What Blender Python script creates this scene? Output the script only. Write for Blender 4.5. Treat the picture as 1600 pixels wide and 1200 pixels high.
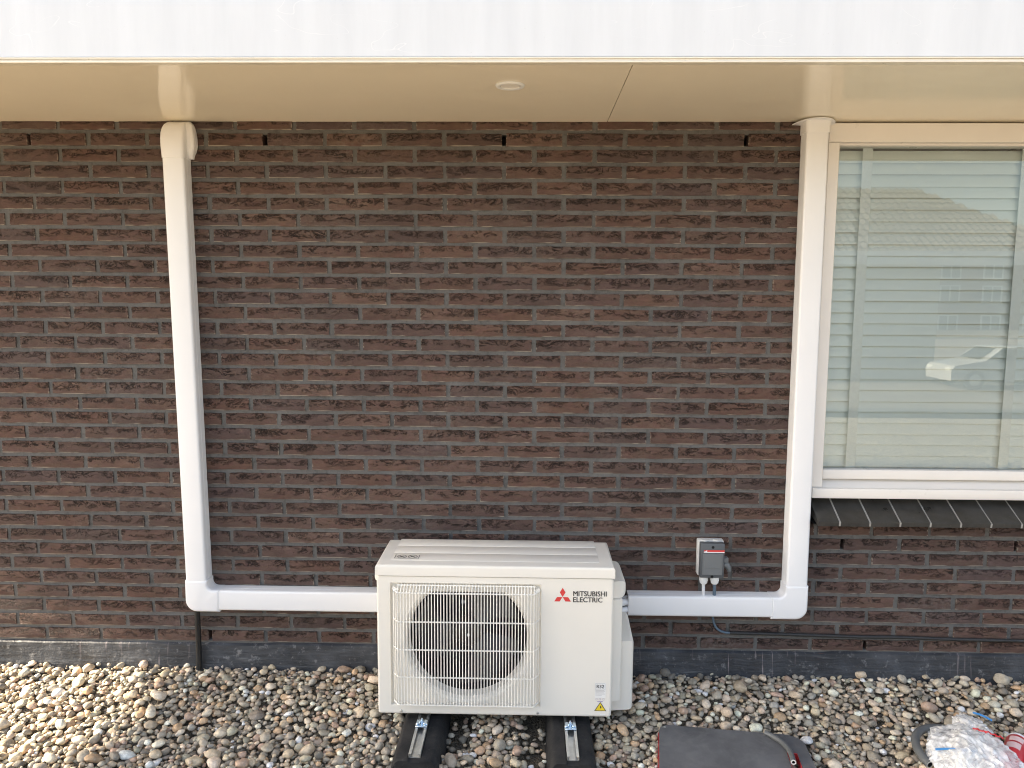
import bpy, bmesh, math, random
import numpy as np
from mathutils import Vector, Matrix, noise as mnoise

for o in list(bpy.data.objects):
    bpy.data.objects.remove(o)
S = bpy.context.scene
COL = S.collection
R = math.radians
rng = random.Random(7)
nrng = np.random.default_rng(11)

# ------------------------------------------------------------------ camera
CAM = Vector((0.0, -2.8912, 1.4689))
RT = Vector((0.99973495, 0.02226365, 0.00586227))
UP = Vector((-0.00833611, 0.11270331, 0.99359372))
FW = Vector((-0.02146033, 0.99337923, -0.11285903))
cd = bpy.data.cameras.new('camera')
cd.sensor_width = 36.0
cd.lens = 36.0 * 1202.0 / 1600.0
cd.clip_start = 0.05
cd.clip_end = 600
cam = bpy.data.objects.new('camera', cd)
M = Matrix((RT, UP, -FW)).transposed().to_4x4()
M.translation = CAM
cam.matrix_world = M
COL.objects.link(cam)
S.camera = cam

# ------------------------------------------------------------------ light
SUN_EL, SUN_TRAVEL = 28.0, Vector((1.0, 0.035, 0.0)).normalized()
SUN_POWER, SKY_POWER, EXPOSURE = 4.5, 0.082, 2.60
W = bpy.data.worlds.new('World')
S.world = W
W.use_nodes = True
nt = W.node_tree
nt.nodes.clear()
wo = nt.nodes.new('ShaderNodeOutputWorld')
bg = nt.nodes.new('ShaderNodeBackground')
sky = nt.nodes.new('ShaderNodeTexSky')
sky.sky_type = 'NISHITA'
sky.sun_disc = False
sky.sun_elevation = R(SUN_EL)
sd = -SUN_TRAVEL                                   # horizontal direction towards the sun
sky.sun_rotation = math.atan2(sd.x, sd.y)
sky.air_density = 1.0
sky.dust_density = 2.5
sky.ozone_density = 1.0
hs = nt.nodes.new('ShaderNodeHueSaturation')       # thin white haze over the blue
hs.inputs['Saturation'].default_value = 0.72
hs.inputs['Value'].default_value = 1.0
nt.links.new(sky.outputs[0], hs.inputs['Color'])
nt.links.new(hs.outputs[0], bg.inputs['Color'])
bg.inputs['Strength'].default_value = SKY_POWER
nt.links.new(bg.outputs[0], wo.inputs['Surface'])
sl = bpy.data.lights.new('sun', 'SUN')
sl.energy = SUN_POWER
sl.angle = R(1.0)
sl.color = (1.0, 0.86, 0.66)
sun = bpy.data.objects.new('sun', sl)
ld = Vector((SUN_TRAVEL.x * math.cos(R(SUN_EL)), SUN_TRAVEL.y * math.cos(R(SUN_EL)), -math.sin(R(SUN_EL))))
sun.rotation_euler = ld.to_track_quat('-Z', 'Y').to_euler()
sun.location = (-20, -5, 12)
COL.objects.link(sun)
vs = S.view_settings
vs.view_transform = 'Standard'
vs.look = 'None'
vs.gamma = 1.0
vs.exposure = EXPOSURE
vs.use_curve_mapping = False
S.render.engine = 'CYCLES'
S.cycles.max_bounces = 8
S.cycles.diffuse_bounces = 5
S.cycles.glossy_bounces = 4
S.cycles.transparent_max_bounces = 16
S.cycles.caustics_reflective = False
S.cycles.caustics_refractive = False
S.cycles.use_denoising = True
S.cycles.pixel_filter_type = 'BLACKMAN_HARRIS'
S.cycles.filter_width = 1.1

# ------------------------------------------------------------------ helpers
class MB:
    """collects shapes and links them as ONE mesh object"""
    def __init__(self):
        self.v, self.f, self.uv, self.mi = [], [], [], []
    def add(self, verts, faces, mi=0):
        b = len(self.v)
        self.v += [tuple(p) for p in verts]
        self.f += [tuple(i + b for i in fc) for fc in faces]
        self.mi += [mi] * len(faces)
    def bm(self, bm, mi=0):
        bm.verts.index_update()
        self.add([v.co.copy() for v in bm.verts], [[v.index for v in f.verts] for f in bm.faces], mi)
        bm.free()
    def box(self, x0, x1, y0, y1, z0, z1, r=0.0, seg=1, mi=0, rot=None, piv=None):
        bm = bmesh.new()
        bmesh.ops.create_cube(bm, size=1.0)
        for v in bm.verts:
            v.co = Vector((x0 + (v.co.x + .5) * (x1 - x0), y0 + (v.co.y + .5) * (y1 - y0), z0 + (v.co.z + .5) * (z1 - z0)))
        if r > 0:
            bmesh.ops.bevel(bm, geom=list(bm.edges), offset=r, segments=seg, affect='EDGES', profile=0.5)
        if rot is not None:
            pv = Vector(piv) if piv else Vector(((x0 + x1) / 2, (y0 + y1) / 2, (z0 + z1) / 2))
            for v in bm.verts:
                v.co = pv + rot @ (v.co - pv)
        self.bm(bm, mi)
        return self
    def prism(self, outline, y0, y1, r=0.0, seg=2, mi=0):
        """(x, z) outline, counter-clockwise seen from the camera, y0 = back, y1 = front (y1 < y0)"""
        bm = bmesh.new()
        n = len(outline)
        a = [bm.verts.new((x, y0, z)) for x, z in outline]
        b = [bm.verts.new((x, y1, z)) for x, z in outline]
        bm.faces.new(a[::-1])
        ff = bm.faces.new(b)
        for i in range(n):
            j = (i + 1) % n
            bm.faces.new((b[j], b[i], a[i], a[j]))
        bmesh.ops.recalc_face_normals(bm, faces=bm.faces)
        if r > 0:
            bmesh.ops.bevel(bm, geom=list(ff.edges), offset=r, segments=seg, affect='EDGES', profile=0.5)
        self.bm(bm, mi)
        return self
    def tube(self, pts, rad, n=10, cap=True, mi=0):
        pts = [Vector(p) for p in pts]
        rs = rad if isinstance(rad, (list, tuple)) else [rad] * len(pts)
        vs_, fs = [], []
        t0 = (pts[1] - pts[0]).normalized()
        ref = Vector((0, 0, 1)) if abs(t0.z) < .9 else Vector((1, 0, 0))
        nrm = t0.cross(ref).normalized()
        for i, p in enumerate(pts):
            t = (pts[min(i + 1, len(pts) - 1)] - pts[max(i - 1, 0)]).normalized()
            nrm = (nrm - t * nrm.dot(t)).normalized()
            bn = t.cross(nrm)
            for k in range(n):
                a = 2 * math.pi * k / n + math.pi / n
                vs_.append(p + (nrm * math.cos(a) + bn * math.sin(a)) * rs[i])
        for i in range(len(pts) - 1):
            for k in range(n):
                k2 = (k + 1) % n
                fs.append((i * n + k, i * n + k2, (i + 1) * n + k2, (i + 1) * n + k))
        if cap:
            fs.append(tuple(range(n))[::-1])
            fs.append(tuple((len(pts) - 1) * n + k for k in range(n)))
        self.add(vs_, fs, mi)
        return self
    def lathe(self, prof, center, axis='z', n=32, mi=0, a0=0.0, a1=2 * math.pi):
        """prof: list of (radius, height) along the axis"""
        vs_, fs = [], []
        full = abs(a1 - a0 - 2 * math.pi) < 1e-6
        m = n if full else n + 1
        for r_, h in prof:
            for k in range(m):
                a = a0 + (a1 - a0) * k / n
                c, s = math.cos(a) * r_, math.sin(a) * r_
                p = {'z': (c, s, h), 'y': (c, h, s), 'x': (h, c, s)}[axis]
                vs_.append((p[0] + center[0], p[1] + center[1], p[2] + center[2]))
        for i in range(len(prof) - 1):
            for k in range(n):
                k2 = (k + 1) % m
                fs.append((i * m + k, i * m + k2, (i + 1) * m + k2, (i + 1) * m + k))
        self.add(vs_, fs, mi)
        return self
    def build(self, name, mats, parent=None, smooth=30, recalc=True, kind=None, loc=None):
        me = bpy.data.meshes.new(name)
        me.from_pydata([tuple(v) for v in self.v], [], self.f)
        if not isinstance(mats, (list, tuple)):
            mats = [mats]
        for m in mats:
            me.materials.append(m)
        if len(mats) > 1:
            me.polygons.foreach_set('material_index', self.mi)
        if recalc:
            bm = bmesh.new()
            bm.from_mesh(me)
            bmesh.ops.recalc_face_normals(bm, faces=bm.faces)
            bm.to_mesh(me)
            bm.free()
        if smooth:
            me.polygons.foreach_set('use_smooth', [True] * len(me.polygons))
            me.set_sharp_from_angle(angle=R(smooth))
        me.update()
        return link(name, me, parent, kind, loc)

def link(name, me, parent=None, kind=None, loc=None):
    o = bpy.data.objects.new(name, me)
    COL.objects.link(o)
    if parent is not None:
        o.parent = parent
        o.matrix_parent_inverse = parent.matrix_basis.inverted()
    if loc is not None:
        o.location = loc
    if kind:
        o['kind'] = kind
    return o

def thing(name, label, cat, loc=(0, 0, 0), group=None, rotz=0.0):
    o = bpy.data.objects.new(name, None)
    o.empty_display_size = 0.1
    COL.objects.link(o)
    o.location = loc
    o.rotation_euler = (0, 0, rotz)
    return tag(o, label, cat, group)

def tag(o, label, cat, group=None):
    o['label'] = label
    o['category'] = cat
    if group:
        o['group'] = group
    return o

# ------------------------------------------------------------------ materials
class NT:
    def __init__(self, name):
        self.m = bpy.data.materials.new(name)
        self.m.use_nodes = True
        self.t = self.m.node_tree
        self.t.nodes.clear()
        self.out = self.t.nodes.new('ShaderNodeOutputMaterial')
    def n(self, typ, **kw):
        nd = self.t.nodes.new('ShaderNode' + typ)
        for k, v in kw.items():
            if k.startswith('_'):
                setattr(nd, k[1:], v)
            else:
                self.set(nd, k.replace('__', ' '), v)
        return nd
    def set(self, nd, key, v):
        s = nd.inputs[int(key[1:])] if key[0] == 'i' and key[1:].isdigit() else nd.inputs[key]
        if isinstance(v, bpy.types.NodeSocket):
            self.t.links.new(v, s)
        elif isinstance(v, bpy.types.Node):
            self.t.links.new(v.outputs[0], s)
        else:
            s.default_value = v
    def math(self, op, a, b=0.0, c=None, clamp=False):
        nd = self.n('Math', _operation=op, _use_clamp=clamp, i0=a, i1=b)
        if c is not None:
            self.set(nd, 'i2', c)
        return nd.outputs[0]
    def mix(self, fac, a, b, blend='MIX'):
        nd = self.n('MixRGB', _blend_type=blend, Fac=fac)
        self.set(nd, 'Color1', a)
        self.set(nd, 'Color2', b)
        return nd.outputs[0]
    def ramp(self, fac, stops, interp='LINEAR'):
        nd = self.n('ValToRGB', Fac=fac)
        cr = nd.color_ramp
        cr.interpolation = interp
        while len(cr.elements) < len(stops):
            cr.elements.new(0.5)
        for e, (p, c) in zip(cr.elements, stops):
            e.position = p
            e.color = c if len(c) == 4 else (*c, 1)
        return nd.outputs[0]
    def noise(self, vec, scale, detail=3.0, rough=0.55, dist=0.0, dims='3D'):
        nd = self.n('TexNoise', _noise_dimensions=dims, Scale=scale, Detail=detail, Roughness=rough, Distortion=dist)
        if vec is not None:
            self.set(nd, 'Vector', vec)
        return nd
    def maprange(self, v, a, b, c=0.0, d=1.0, smooth=False):
        nd = self.n('MapRange', _interpolation_type='SMOOTHSTEP' if smooth else 'LINEAR', i0=v, i1=a, i2=b, i3=c, i4=d)
        return nd.outputs[0]
    def bump(self, h, strength=0.3, dist=0.01, normal=None):
        nd = self.n('Bump', Strength=strength, Distance=dist, Height=h)
        if normal is not None:
            self.set(nd, 'Normal', normal)
        return nd.outputs[0]
    def bsdf(self, col, rough=0.5, normal=None, metal=0.0, spec=0.5, **kw):
        nd = self.n('BsdfPrincipled', Roughness=rough, Metallic=metal)
        self.set(nd, 'Base Color', col if not isinstance(col, tuple) or len(col) == 4 else (*col, 1))
        self.set(nd, 'Specular IOR Level', spec)
        if normal is not None:
            self.set(nd, 'Normal', normal)
        for k, v in kw.items():
            self.set(nd, k.replace('_', ' '), v)
        self.t.links.new(nd.outputs[0], self.out.inputs['Surface'])
        return nd
    def coord(self, what='Object'):
        return self.n('TexCoord').outputs[what]

def c4(c):
    return (*c, 1)

def plain(name, col, rough=0.5, var=0.06, scale=8.0, bump=0.0, bscale=200.0, metal=0.0, spec=0.5, rvar=0.08, **kw):
    """a painted / moulded material with slight unevenness of tone, gloss and relief"""
    m = NT(name)
    co = m.coord()
    n1 = m.noise(co, scale, 5.0, 0.6)
    k = m.maprange(n1.outputs[0], 0.3, 0.7, 1 - var, 1 + var)
    c = m.n('HueSaturation', Value=k, Color=c4(col)).outputs[0]
    n2 = m.noise(co, scale * 3.1, 3.0, 0.6)
    rr = m.maprange(n2.outputs[0], 0.3, 0.7, max(0.02, rough - rvar), min(1, rough + rvar))
    nb = None
    if bump > 0:
        nb = m.bump(m.noise(co, bscale, 3.0, 0.6).outputs[0], bump, 0.002)
    m.bsdf(c, rr, nb, metal, spec, **kw)
    return m.m

def mat_brick():
    m = NT('handmade_brick')
    uv = m.n('UVMap', _uv_map='brick_uv').outputs[0]
    rnd = m.n('Attribute', _attribute_name='rnd').outputs['Fac']
    sep = m.n('SeparateXYZ', i0=uv)
    u, v = sep.outputs[0], sep.outputs[1]
    p = m.n('CombineXYZ', X=m.math('ADD', u, m.math('MULTIPLY', rnd, 71.3)), Y=m.math('MULTIPLY', v, 1.9), Z=m.math('MULTIPLY', rnd, 37.7)).outputs[0]
    # creases of hand-thrown clay: contour lines of distorted noise, mostly in the upper half
    big = m.noise(p, 17.0, 3.0, 0.55, 0.9)
    line = m.maprange(m.math('ABSOLUTE', m.math('SUBTRACT', big.outputs[0], 0.5)), 0.0, 0.030, 1.0, 0.0)
    msk = m.maprange(m.noise(p, 20.0, 2.0).outputs[0], 0.42, 0.52)
    vm = m.maprange(m.math('ADD', v, m.math('MULTIPLY', m.math('SUBTRACT', m.noise(p, 9.0, 2.0).outputs[0], 0.5), 0.05)), 0.013, 0.026, 0.0, 1.0, True)
    per = m.maprange(m.math('FRACT', m.math('MULTIPLY', rnd, 17.31)), 0.0, 0.7, 0.25, 1.0)
    crease = m.math('MULTIPLY', m.math('MULTIPLY', line, msk), m.math('MULTIPLY', vm, per))
    second = m.noise(p, 38.0, 4.0, 0.65, 1.4)
    line2 = m.maprange(m.math('ABSOLUTE', m.math('SUBTRACT', second.outputs[0], 0.52)), 0.0, 0.028, 1.0, 0.0)
    crease2 = m.math('MULTIPLY', m.math('MULTIPLY', line2, m.maprange(msk, 0.2, 1.0)), m.math('MULTIPLY', vm, 0.75))
    cr = m.math('MAXIMUM', crease, crease2)
    base = m.ramp(rnd, [(0.0, (0.066, 0.046, 0.043)), (0.18, (0.090, 0.052, 0.042)), (0.40, (0.078, 0.051, 0.045)),
                        (0.60, (0.098, 0.054, 0.042)), (0.76, (0.075, 0.051, 0.049)), (0.9, (0.106, 0.061, 0.048)), (1.0, (0.116, 0.072, 0.058))])
    tone = m.noise(p, 22.0, 5.0, 0.65).outputs[0]
    base = m.n('HueSaturation', Color=base, Value=m.maprange(tone, 0.3, 0.7, 0.80, 1.26), Hue=m.maprange(m.noise(p, 30.0, 2.0).outputs[0], 0.3, 0.7, 0.49, 0.515)).outputs[0]
    grain = m.noise(p, 420.0, 3.0, 0.7).outputs[0]
    base = m.mix(m.maprange(grain, 0.35, 0.75, 0.0, 0.35), base, (0.125, 0.082, 0.062, 1))
    # pale sand skin between the creases
    pale = m.math('MULTIPLY', m.maprange(m.noise(p, 32.0, 4.0, 0.7, 0.8).outputs[0], 0.55, 0.75), m.math('MULTIPLY', vm, 0.5))
    base = m.mix(pale, base, (0.19, 0.135, 0.105, 1))
    base = m.mix(m.math('MULTIPLY', cr, 0.85), base, (0.006, 0.004, 0.003, 1))
    # lime residue on the arrises: lower edge most, ends a little
    e_at = m.n('UVMap', _uv_map='brick_edge').outputs[0]
    es = m.n('SeparateXYZ', i0=e_at)
    wob = m.noise(p, 60.0, 2.0).outputs[0]
    lo = m.math('MULTIPLY', m.maprange(es.outputs[0], 0.0008, 0.0030, 1.0, 0.0), m.maprange(m.noise(p, 13.0, 2.0).outputs[0], 0.44, 0.58))
    en = m.math('MULTIPLY', m.maprange(es.outputs[1], 0.0010, 0.0040, 1.0, 0.0), m.maprange(wob, 0.50, 0.66))
    lime = m.math('MULTIPLY', m.math('MAXIMUM', lo, m.math('MULTIPLY', en, 0.8)), 0.8)
    base = m.mix(lime, base, (0.34, 0.30, 0.245, 1))
    wc = m.coord()
    veil = m.math('MULTIPLY', m.maprange(m.noise(wc, 2.1, 5.0, 0.7).outputs[0], 0.48, 0.75), m.maprange(m.noise(wc, 70.0, 4.0, 0.7).outputs[0], 0.40, 0.70))
    base = m.mix(m.math('MULTIPLY', veil, 0.55), base, (0.20, 0.18, 0.16, 1))
    h = m.math('ADD', m.math('MULTIPLY', big.outputs[0], 0.5), m.math('MULTIPLY', second.outputs[0], 0.35))
    h = m.math('SUBTRACT', h, m.math('MULTIPLY', cr, 1.2))
    h = m.math('ADD', h, m.math('MULTIPLY', grain, 0.10))
    m.bsdf(base, 0.85, m.bump(h, 1.0, 0.010), spec=0.25)
    return m.m

def mat_mortar():
    m = NT('grey_mortar')
    co = m.coord()
    n = m.noise(co, 9.0, 4.0, 0.6).outputs[0]
    g = m.noise(co, 500.0, 3.0, 0.7).outputs[0]
    c = m.ramp(n, [(0.3, (0.100, 0.099, 0.095)), (0.7, (0.145, 0.143, 0.138))])
    c = m.mix(m.maprange(g, 0.45, 0.75, 0, 0.5), c, (0.19, 0.18, 0.165, 1))
    c = m.mix(m.maprange(m.noise(co, 55.0, 3.0).outputs[0], 0.52, 0.7, 0, 0.45), c, (0.055, 0.053, 0.049, 1))
    c = m.mix(m.maprange(m.noise(co, 2.3, 4.0, 0.65).outputs[0], 0.48, 0.72, 0, 0.5), c, (0.16, 0.155, 0.14, 1))
    hh = m.math('ADD', m.math('MULTIPLY', g, 0.5), m.noise(co, 90.0, 3.0).outputs[0])
    m.bsdf(c, 0.95, m.bump(hh, 0.7, 0.004), spec=0.15)
    return m.m

def mat_flashing():
    m = NT('lead_flashing')
    co = m.coord()
    n = m.noise(co, 6.0, 5.0, 0.65).outputs[0]
    c = m.ramp(n, [(0.3, (0.022, 0.024, 0.028)), (0.52, (0.040, 0.043, 0.049)), (0.72, (0.075, 0.079, 0.087))])
    sc = m.n('Mapping', Vector=co, Scale=(60.0, 1.0, 4.0))
    dr = m.noise(sc.outputs[0], 1.0, 3.0, 0.6).outputs[0]
    zone = m.maprange(m.noise(co, 1.7, 2.0).outputs[0], 0.50, 0.62)
    c = m.mix(m.math('MULTIPLY', m.maprange(dr, 0.60, 0.72), m.math('MULTIPLY', zone, 0.95)), c, (0.36, 0.30, 0.30, 1))
    sp = m.math('MULTIPLY', m.maprange(m.noise(co, 38.0, 5.0, 0.7).outputs[0], 0.57, 0.68), 0.6)
    c = m.mix(sp, c, (0.22, 0.22, 0.22, 1))
    sep = m.n('SeparateXYZ', i0=co)
    hz = m.noise(m.n('Mapping', Vector=co, Scale=(5.0, 1.0, 45.0)).outputs[0], 1.0, 4.0, 0.6).outputs[0]
    c = m.mix(m.maprange(hz, 0.62, 0.74, 0, 0.4), c, (0.22, 0.22, 0.22, 1))
    m.bsdf(c, m.maprange(n, 0.3, 0.7, 0.35, 0.6), m.bump(m.math('ADD', n, m.math('MULTIPLY', hz, 0.4)), 0.5, 0.02), spec=0.5)
    return m.m

def mat_pebble():
    m = NT('river_pebble')
    col = m.n('Attribute', _attribute_name='col').outputs['Color']
    co = m.coord()
    n = m.noise(co, 70.0, 5.0, 0.65).outputs[0]
    c = m.n('HueSaturation', Color=col, Value=m.maprange(n, 0.3, 0.7, 0.72, 1.25)).outputs[0]
    c = m.mix(m.maprange(m.noise(co, 260.0, 3.0, 0.7).outputs[0], 0.58, 0.7, 0, 0.5), c, (0.07, 0.06, 0.05, 1))
    c = m.mix(m.maprange(m.noise(co, 130.0, 2.0).outputs[0], 0.60, 0.72, 0, 0.4), c, (0.45, 0.42, 0.37, 1))
    m.bsdf(c, m.maprange(n, 0.3, 0.7, 0.5, 0.75), m.bump(m.noise(co, 300.0, 3.0, 0.65).outputs[0], 0.35, 0.003), spec=0.2)
    return m.m

def mat_fascia():
    m = NT('white_aluminium_fascia')
    co = m.coord()
    st = m.noise(m.n('Mapping', Vector=co, Scale=(7.0, 1.0, 0.9)).outputs[0], 1.5, 5.0, 0.6).outputs[0]
    c = m.ramp(st, [(0.30, (0.605, 0.622, 0.635)), (0.65, (0.665, 0.683, 0.697))])
    fl = m.noise(co, 130.0, 3.0, 0.6).outputs[0]
    c = m.mix(m.maprange(fl, 0.70, 0.76, 0, 0.45), c, (0.5, 0.5, 0.48, 1))
    # thin curved paler arcs
    wv = m.noise(m.n('Mapping', Vector=co, Scale=(3.0, 1.0, 7.0)).outputs[0], 2.2, 1.0, 0.4, 0.6).outputs[0]
    arc = m.maprange(m.math('ABSOLUTE', m.math('SUBTRACT', wv, 0.52)), 0.0, 0.006, 1.0, 0.0)
    arc = m.math('MULTIPLY', arc, m.maprange(m.noise(co, 5.0, 2.0).outputs[0], 0.56, 0.62))
    c = m.mix(m.math('MULTIPLY', arc, 0.55), c, (0.78, 0.78, 0.78, 1))
    m.bsdf(c, m.maprange(st, 0.3, 0.7, 0.35, 0.55), m.bump(st, 0.05, 0.01), spec=0.4)
    return m.m

def mat_glass():
    m = NT('window_glass')
    tr = m.n('BsdfTransparent', Color=(0.96, 1.0, 0.985, 1))
    gl = m.n('BsdfGlossy', Roughness=0.003, Color=(0.95, 1.0, 0.98, 1))
    co = m.coord()
    gl_n = m.bump(m.noise(co, 1.3, 2.0).outputs[0], 0.02, 0.02)
    m.set(gl, 'Normal', gl_n)
    fr = m.n('Fresnel', IOR=1.5)
    k = m.math('MULTIPLY', fr, 2.3, clamp=True)          # two panes of double glazing
    mx = m.n('MixShader', Fac=k, i1=tr.outputs[0], i2=gl.outputs[0])
    m.t.links.new(mx.outputs[0], m.out.inputs['Surface'])
    return m.m

def mat_film():
    """thin crumpled polythene"""
    m = NT('clear_polythene')
    co = m.coord()
    tr = m.n('BsdfTransparent', Color=(0.96, 0.96, 0.95, 1))
    df = m.n('BsdfPrincipled', Roughness=0.22)
    m.set(df, 'Base Color', (0.88, 0.87, 0.85, 1))
    m.set(df, 'Specular IOR Level', 0.8)
    nz = m.noise(co, 60.0, 3.0, 0.6, 1.0).outputs[0]
    m.set(df, 'Normal', m.bump(nz, 0.35, 0.006))
    fac = m.maprange(m.noise(co, 22.0, 3.0, 0.6, 1.2).outputs[0], 0.32, 0.62, 0.22, 0.88)
    mx = m.n('MixShader', Fac=fac, i1=tr.outputs[0], i2=df.outputs[0])
    m.t.links.new(mx.outputs[0], m.out.inputs['Surface'])
    return m.m

def mat_mat():
    m = NT('grey_foam')
    co = m.coord()
    n = m.noise(co, 7.0, 5.0, 0.6).outputs[0]
    c = m.ramp(n, [(0.3, (0.085, 0.085, 0.088)), (0.7, (0.150, 0.150, 0.152))])
    d = m.noise(co, 15.0, 4.0, 0.7, 0.6).outputs[0]
    c = m.mix(m.maprange(d, 0.5, 0.75, 0, 0.5), c, (0.19, 0.187, 0.18, 1))
    g = m.noise(co, 700.0, 2.0).outputs[0]
    m.bsdf(c, 0.8, m.bump(g, 0.4, 0.002), spec=0.25)
    return m.m

def mat_rubber():
    m = NT('recycled_rubber')
    co = m.coord()
    n = m.noise(co, 14.0, 5.0, 0.65).outputs[0]
    c = m.ramp(n, [(0.35, (0.010, 0.010, 0.011)), (0.7, (0.028, 0.027, 0.026))])
    c = m.mix(m.maprange(m.noise(co, 30.0, 5.0, 0.75, 1.0).outputs[0], 0.56, 0.78, 0, 0.5), c, (0.085, 0.080, 0.072, 1))
    m.bsdf(c, 0.75, m.bump(m.noise(co, 260.0, 4.0, 0.7).outputs[0], 0.6, 0.003), spec=0.3)
    return m.m

def mat_sill():
    m = NT('dark_glazed_tile')
    co = m.coord()
    n = m.noise(co, 18.0, 5.0, 0.65).outputs[0]
    c = m.ramp(n, [(0.3, (0.020, 0.020, 0.019)), (0.7, (0.046, 0.045, 0.042))])
    c = m.mix(m.maprange(m.noise(co, 90.0, 4.0, 0.7).outputs[0], 0.62, 0.75, 0, 0.5), c, (0.10, 0.09, 0.08, 1))
    m.bsdf(c, m.maprange(n, 0.3, 0.7, 0.25, 0.5), m.bump(m.noise(co, 60.0, 3.0).outputs[0], 0.2, 0.004), spec=0.5)
    return m.m

def mat_ground(name, a, b, scale, rough=0.9, cells=True):
    m = NT(name)
    co = m.coord()
    n = m.noise(co, 0.35, 4.0, 0.6).outputs[0]
    if cells:
        vo = m.n('TexVoronoi', Vector=co, Scale=scale)
        k = m.n('SeparateColor', i0=vo.outputs['Color']).outputs[0]
        c = m.mix(k, c4(a), c4(b))
        c = m.mix(m.maprange(vo.outputs['Distance'], 0.35, 0.75, 0, 0.75), c, (0.05, 0.045, 0.04, 1))
        nb = m.bump(vo.outputs['Distance'], 0.6, -0.02)
    else:
        br = m.n('TexBrick', Vector=co, Scale=scale)
        m.set(br, 'Color1', c4(a)); m.set(br, 'Color2', c4(b)); m.set(br, 'Mortar', (a[0] * .5, a[1] * .5, a[2] * .5, 1))
        c = br.outputs[0]
        nb = None
    c = m.n('HueSaturation', Color=c, Value=m.maprange(n, 0.3, 0.7, 0.85, 1.12)).outputs[0]
    m.bsdf(c, rough, nb, spec=0.2)
    return m.m

MAT = {}
MAT['brick'] = mat_brick()
MAT['mortar'] = mat_mortar()
MAT['flashing'] = mat_flashing()
MAT['pebble'] = mat_pebble()
MAT['fascia'] = mat_fascia()
MAT['glass'] = mat_glass()
MAT['film'] = mat_film()
MAT['foam'] = mat_mat()
MAT['rubber'] = mat_rubber()
MAT['sill'] = mat_sill()
MAT['core'] = plain('dark_cavity', (0.02, 0.018, 0.016), 0.95)
MAT['soffit'] = plain('cream_soffit_laminate', (0.92, 0.84, 0.675), 0.12, 0.025, 2.0, rvar=0.04, spec=0.5)
MAT['trim'] = plain('cream_edge_trim', (0.74, 0.69, 0.58), 0.35, 0.04, 12.0)
MAT['pvc'] = plain('white_pvc', (0.79, 0.79, 0.79), 0.33, 0.015, 4.0, rvar=0.05)
MAT['ac'] = plain('ivory_powder_coat', (0.77, 0.73, 0.65), 0.42, 0.015, 5.0, 0.12, 900.0)
MAT['acgrille'] = plain('ivory_plastic', (0.83, 0.80, 0.73), 0.38, 0.02, 9.0)
MAT['acdark'] = plain('fan_charcoal', (0.014, 0.012, 0.011), 0.6, 0.15, 10.0)
MAT['acblade'] = plain('fan_blade_grey', (0.035, 0.033, 0.034), 0.4, 0.1, 10.0)
MAT['achub'] = plain('fan_hub_brown', (0.022, 0.016, 0.012), 0.5, 0.1, 10.0)
MAT['galv'] = plain('galvanised_steel', (0.62, 0.62, 0.60), 0.38, 0.12, 40.0, 0.1, 400.0, metal=0.85)
MAT['zinc'] = plain('blue_zinc', (0.62, 0.72, 0.80), 0.25, 0.08, 60.0, metal=1.0)
MAT['frame'] = plain('white_window_pvc', (0.74, 0.705, 0.655), 0.35, 0.015, 5.0)
MAT['slat'] = plain('pale_blind_slat', (0.91, 0.965, 0.935), 0.40, 0.02, 3.0)
MAT['tape'] = plain('blind_tape_cloth', (0.89, 0.94, 0.92), 0.9, 0.03, 60.0, 0.3, 900.0)
MAT['room'] = plain('dim_room_plaster', (0.35, 0.33, 0.30), 0.9)
MAT['grey_box'] = plain('grey_switch_plastic', (0.15, 0.16, 0.163), 0.45, 0.03, 20.0)
MAT['grey_dark'] = plain('dark_switch_plastic', (0.085, 0.093, 0.10), 0.45, 0.03, 20.0)
MAT['lightgrey'] = plain('light_grey_plastic', (0.62, 0.62, 0.60), 0.4, 0.03, 20.0)
MAT['white_cable'] = plain('white_cable', (0.74, 0.74, 0.74), 0.4)
MAT['blue_cable'] = plain('blue_grey_cable', (0.09, 0.13, 0.17), 0.45)
MAT['grey_cable'] = plain('grey_cable', (0.30, 0.31, 0.32), 0.45)
MAT['black_cable'] = plain('dusty_black_cable', (0.022, 0.022, 0.022), 0.5, 0.3, 40.0)
MAT['black_pipe'] = plain('black_pipe', (0.012, 0.013, 0.014), 0.35, 0.2, 20.0)
MAT['insul'] = plain('white_pipe_insulation', (0.72, 0.72, 0.73), 0.6, 0.05, 30.0)
MAT['ink'] = plain('dark_grey_ink', (0.045, 0.04, 0.038), 0.5)
MAT['faint_ink'] = plain('pale_grey_ink', (0.42, 0.40, 0.38), 0.5)
MAT['violet_ink'] = plain('violet_ink', (0.36, 0.32, 0.48), 0.5)
MAT['red_ink'] = plain('red_ink', (0.62, 0.05, 0.045), 0.45)
MAT['sticker'] = plain('sticker_paper', (0.80, 0.785, 0.75), 0.5)
MAT['yellow'] = plain('warning_yellow', (0.75, 0.55, 0.03), 0.45)
MAT['red'] = plain('red_plastic', (0.42, 0.03, 0.035), 0.4)
MAT['bright_red'] = plain('red_print', (0.70, 0.05, 0.06), 0.35)
MAT['pink'] = plain('pink_print', (0.75, 0.16, 0.28), 0.35)
MAT['white_print'] = plain('white_print', (0.84, 0.82, 0.80), 0.4)
MAT['pale_pink'] = plain('pale_pink_panel', (0.80, 0.58, 0.55), 0.4)
MAT['tube_grey'] = plain('grey_rubber_tube', (0.11, 0.115, 0.115), 0.45, 0.1, 40.0)
MAT['tube_inner'] = plain('pale_tube_wall', (0.62, 0.60, 0.56), 0.5)
MAT['blue_zip'] = plain('blue_zip_strip', (0.05, 0.22, 0.50), 0.35)
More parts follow.
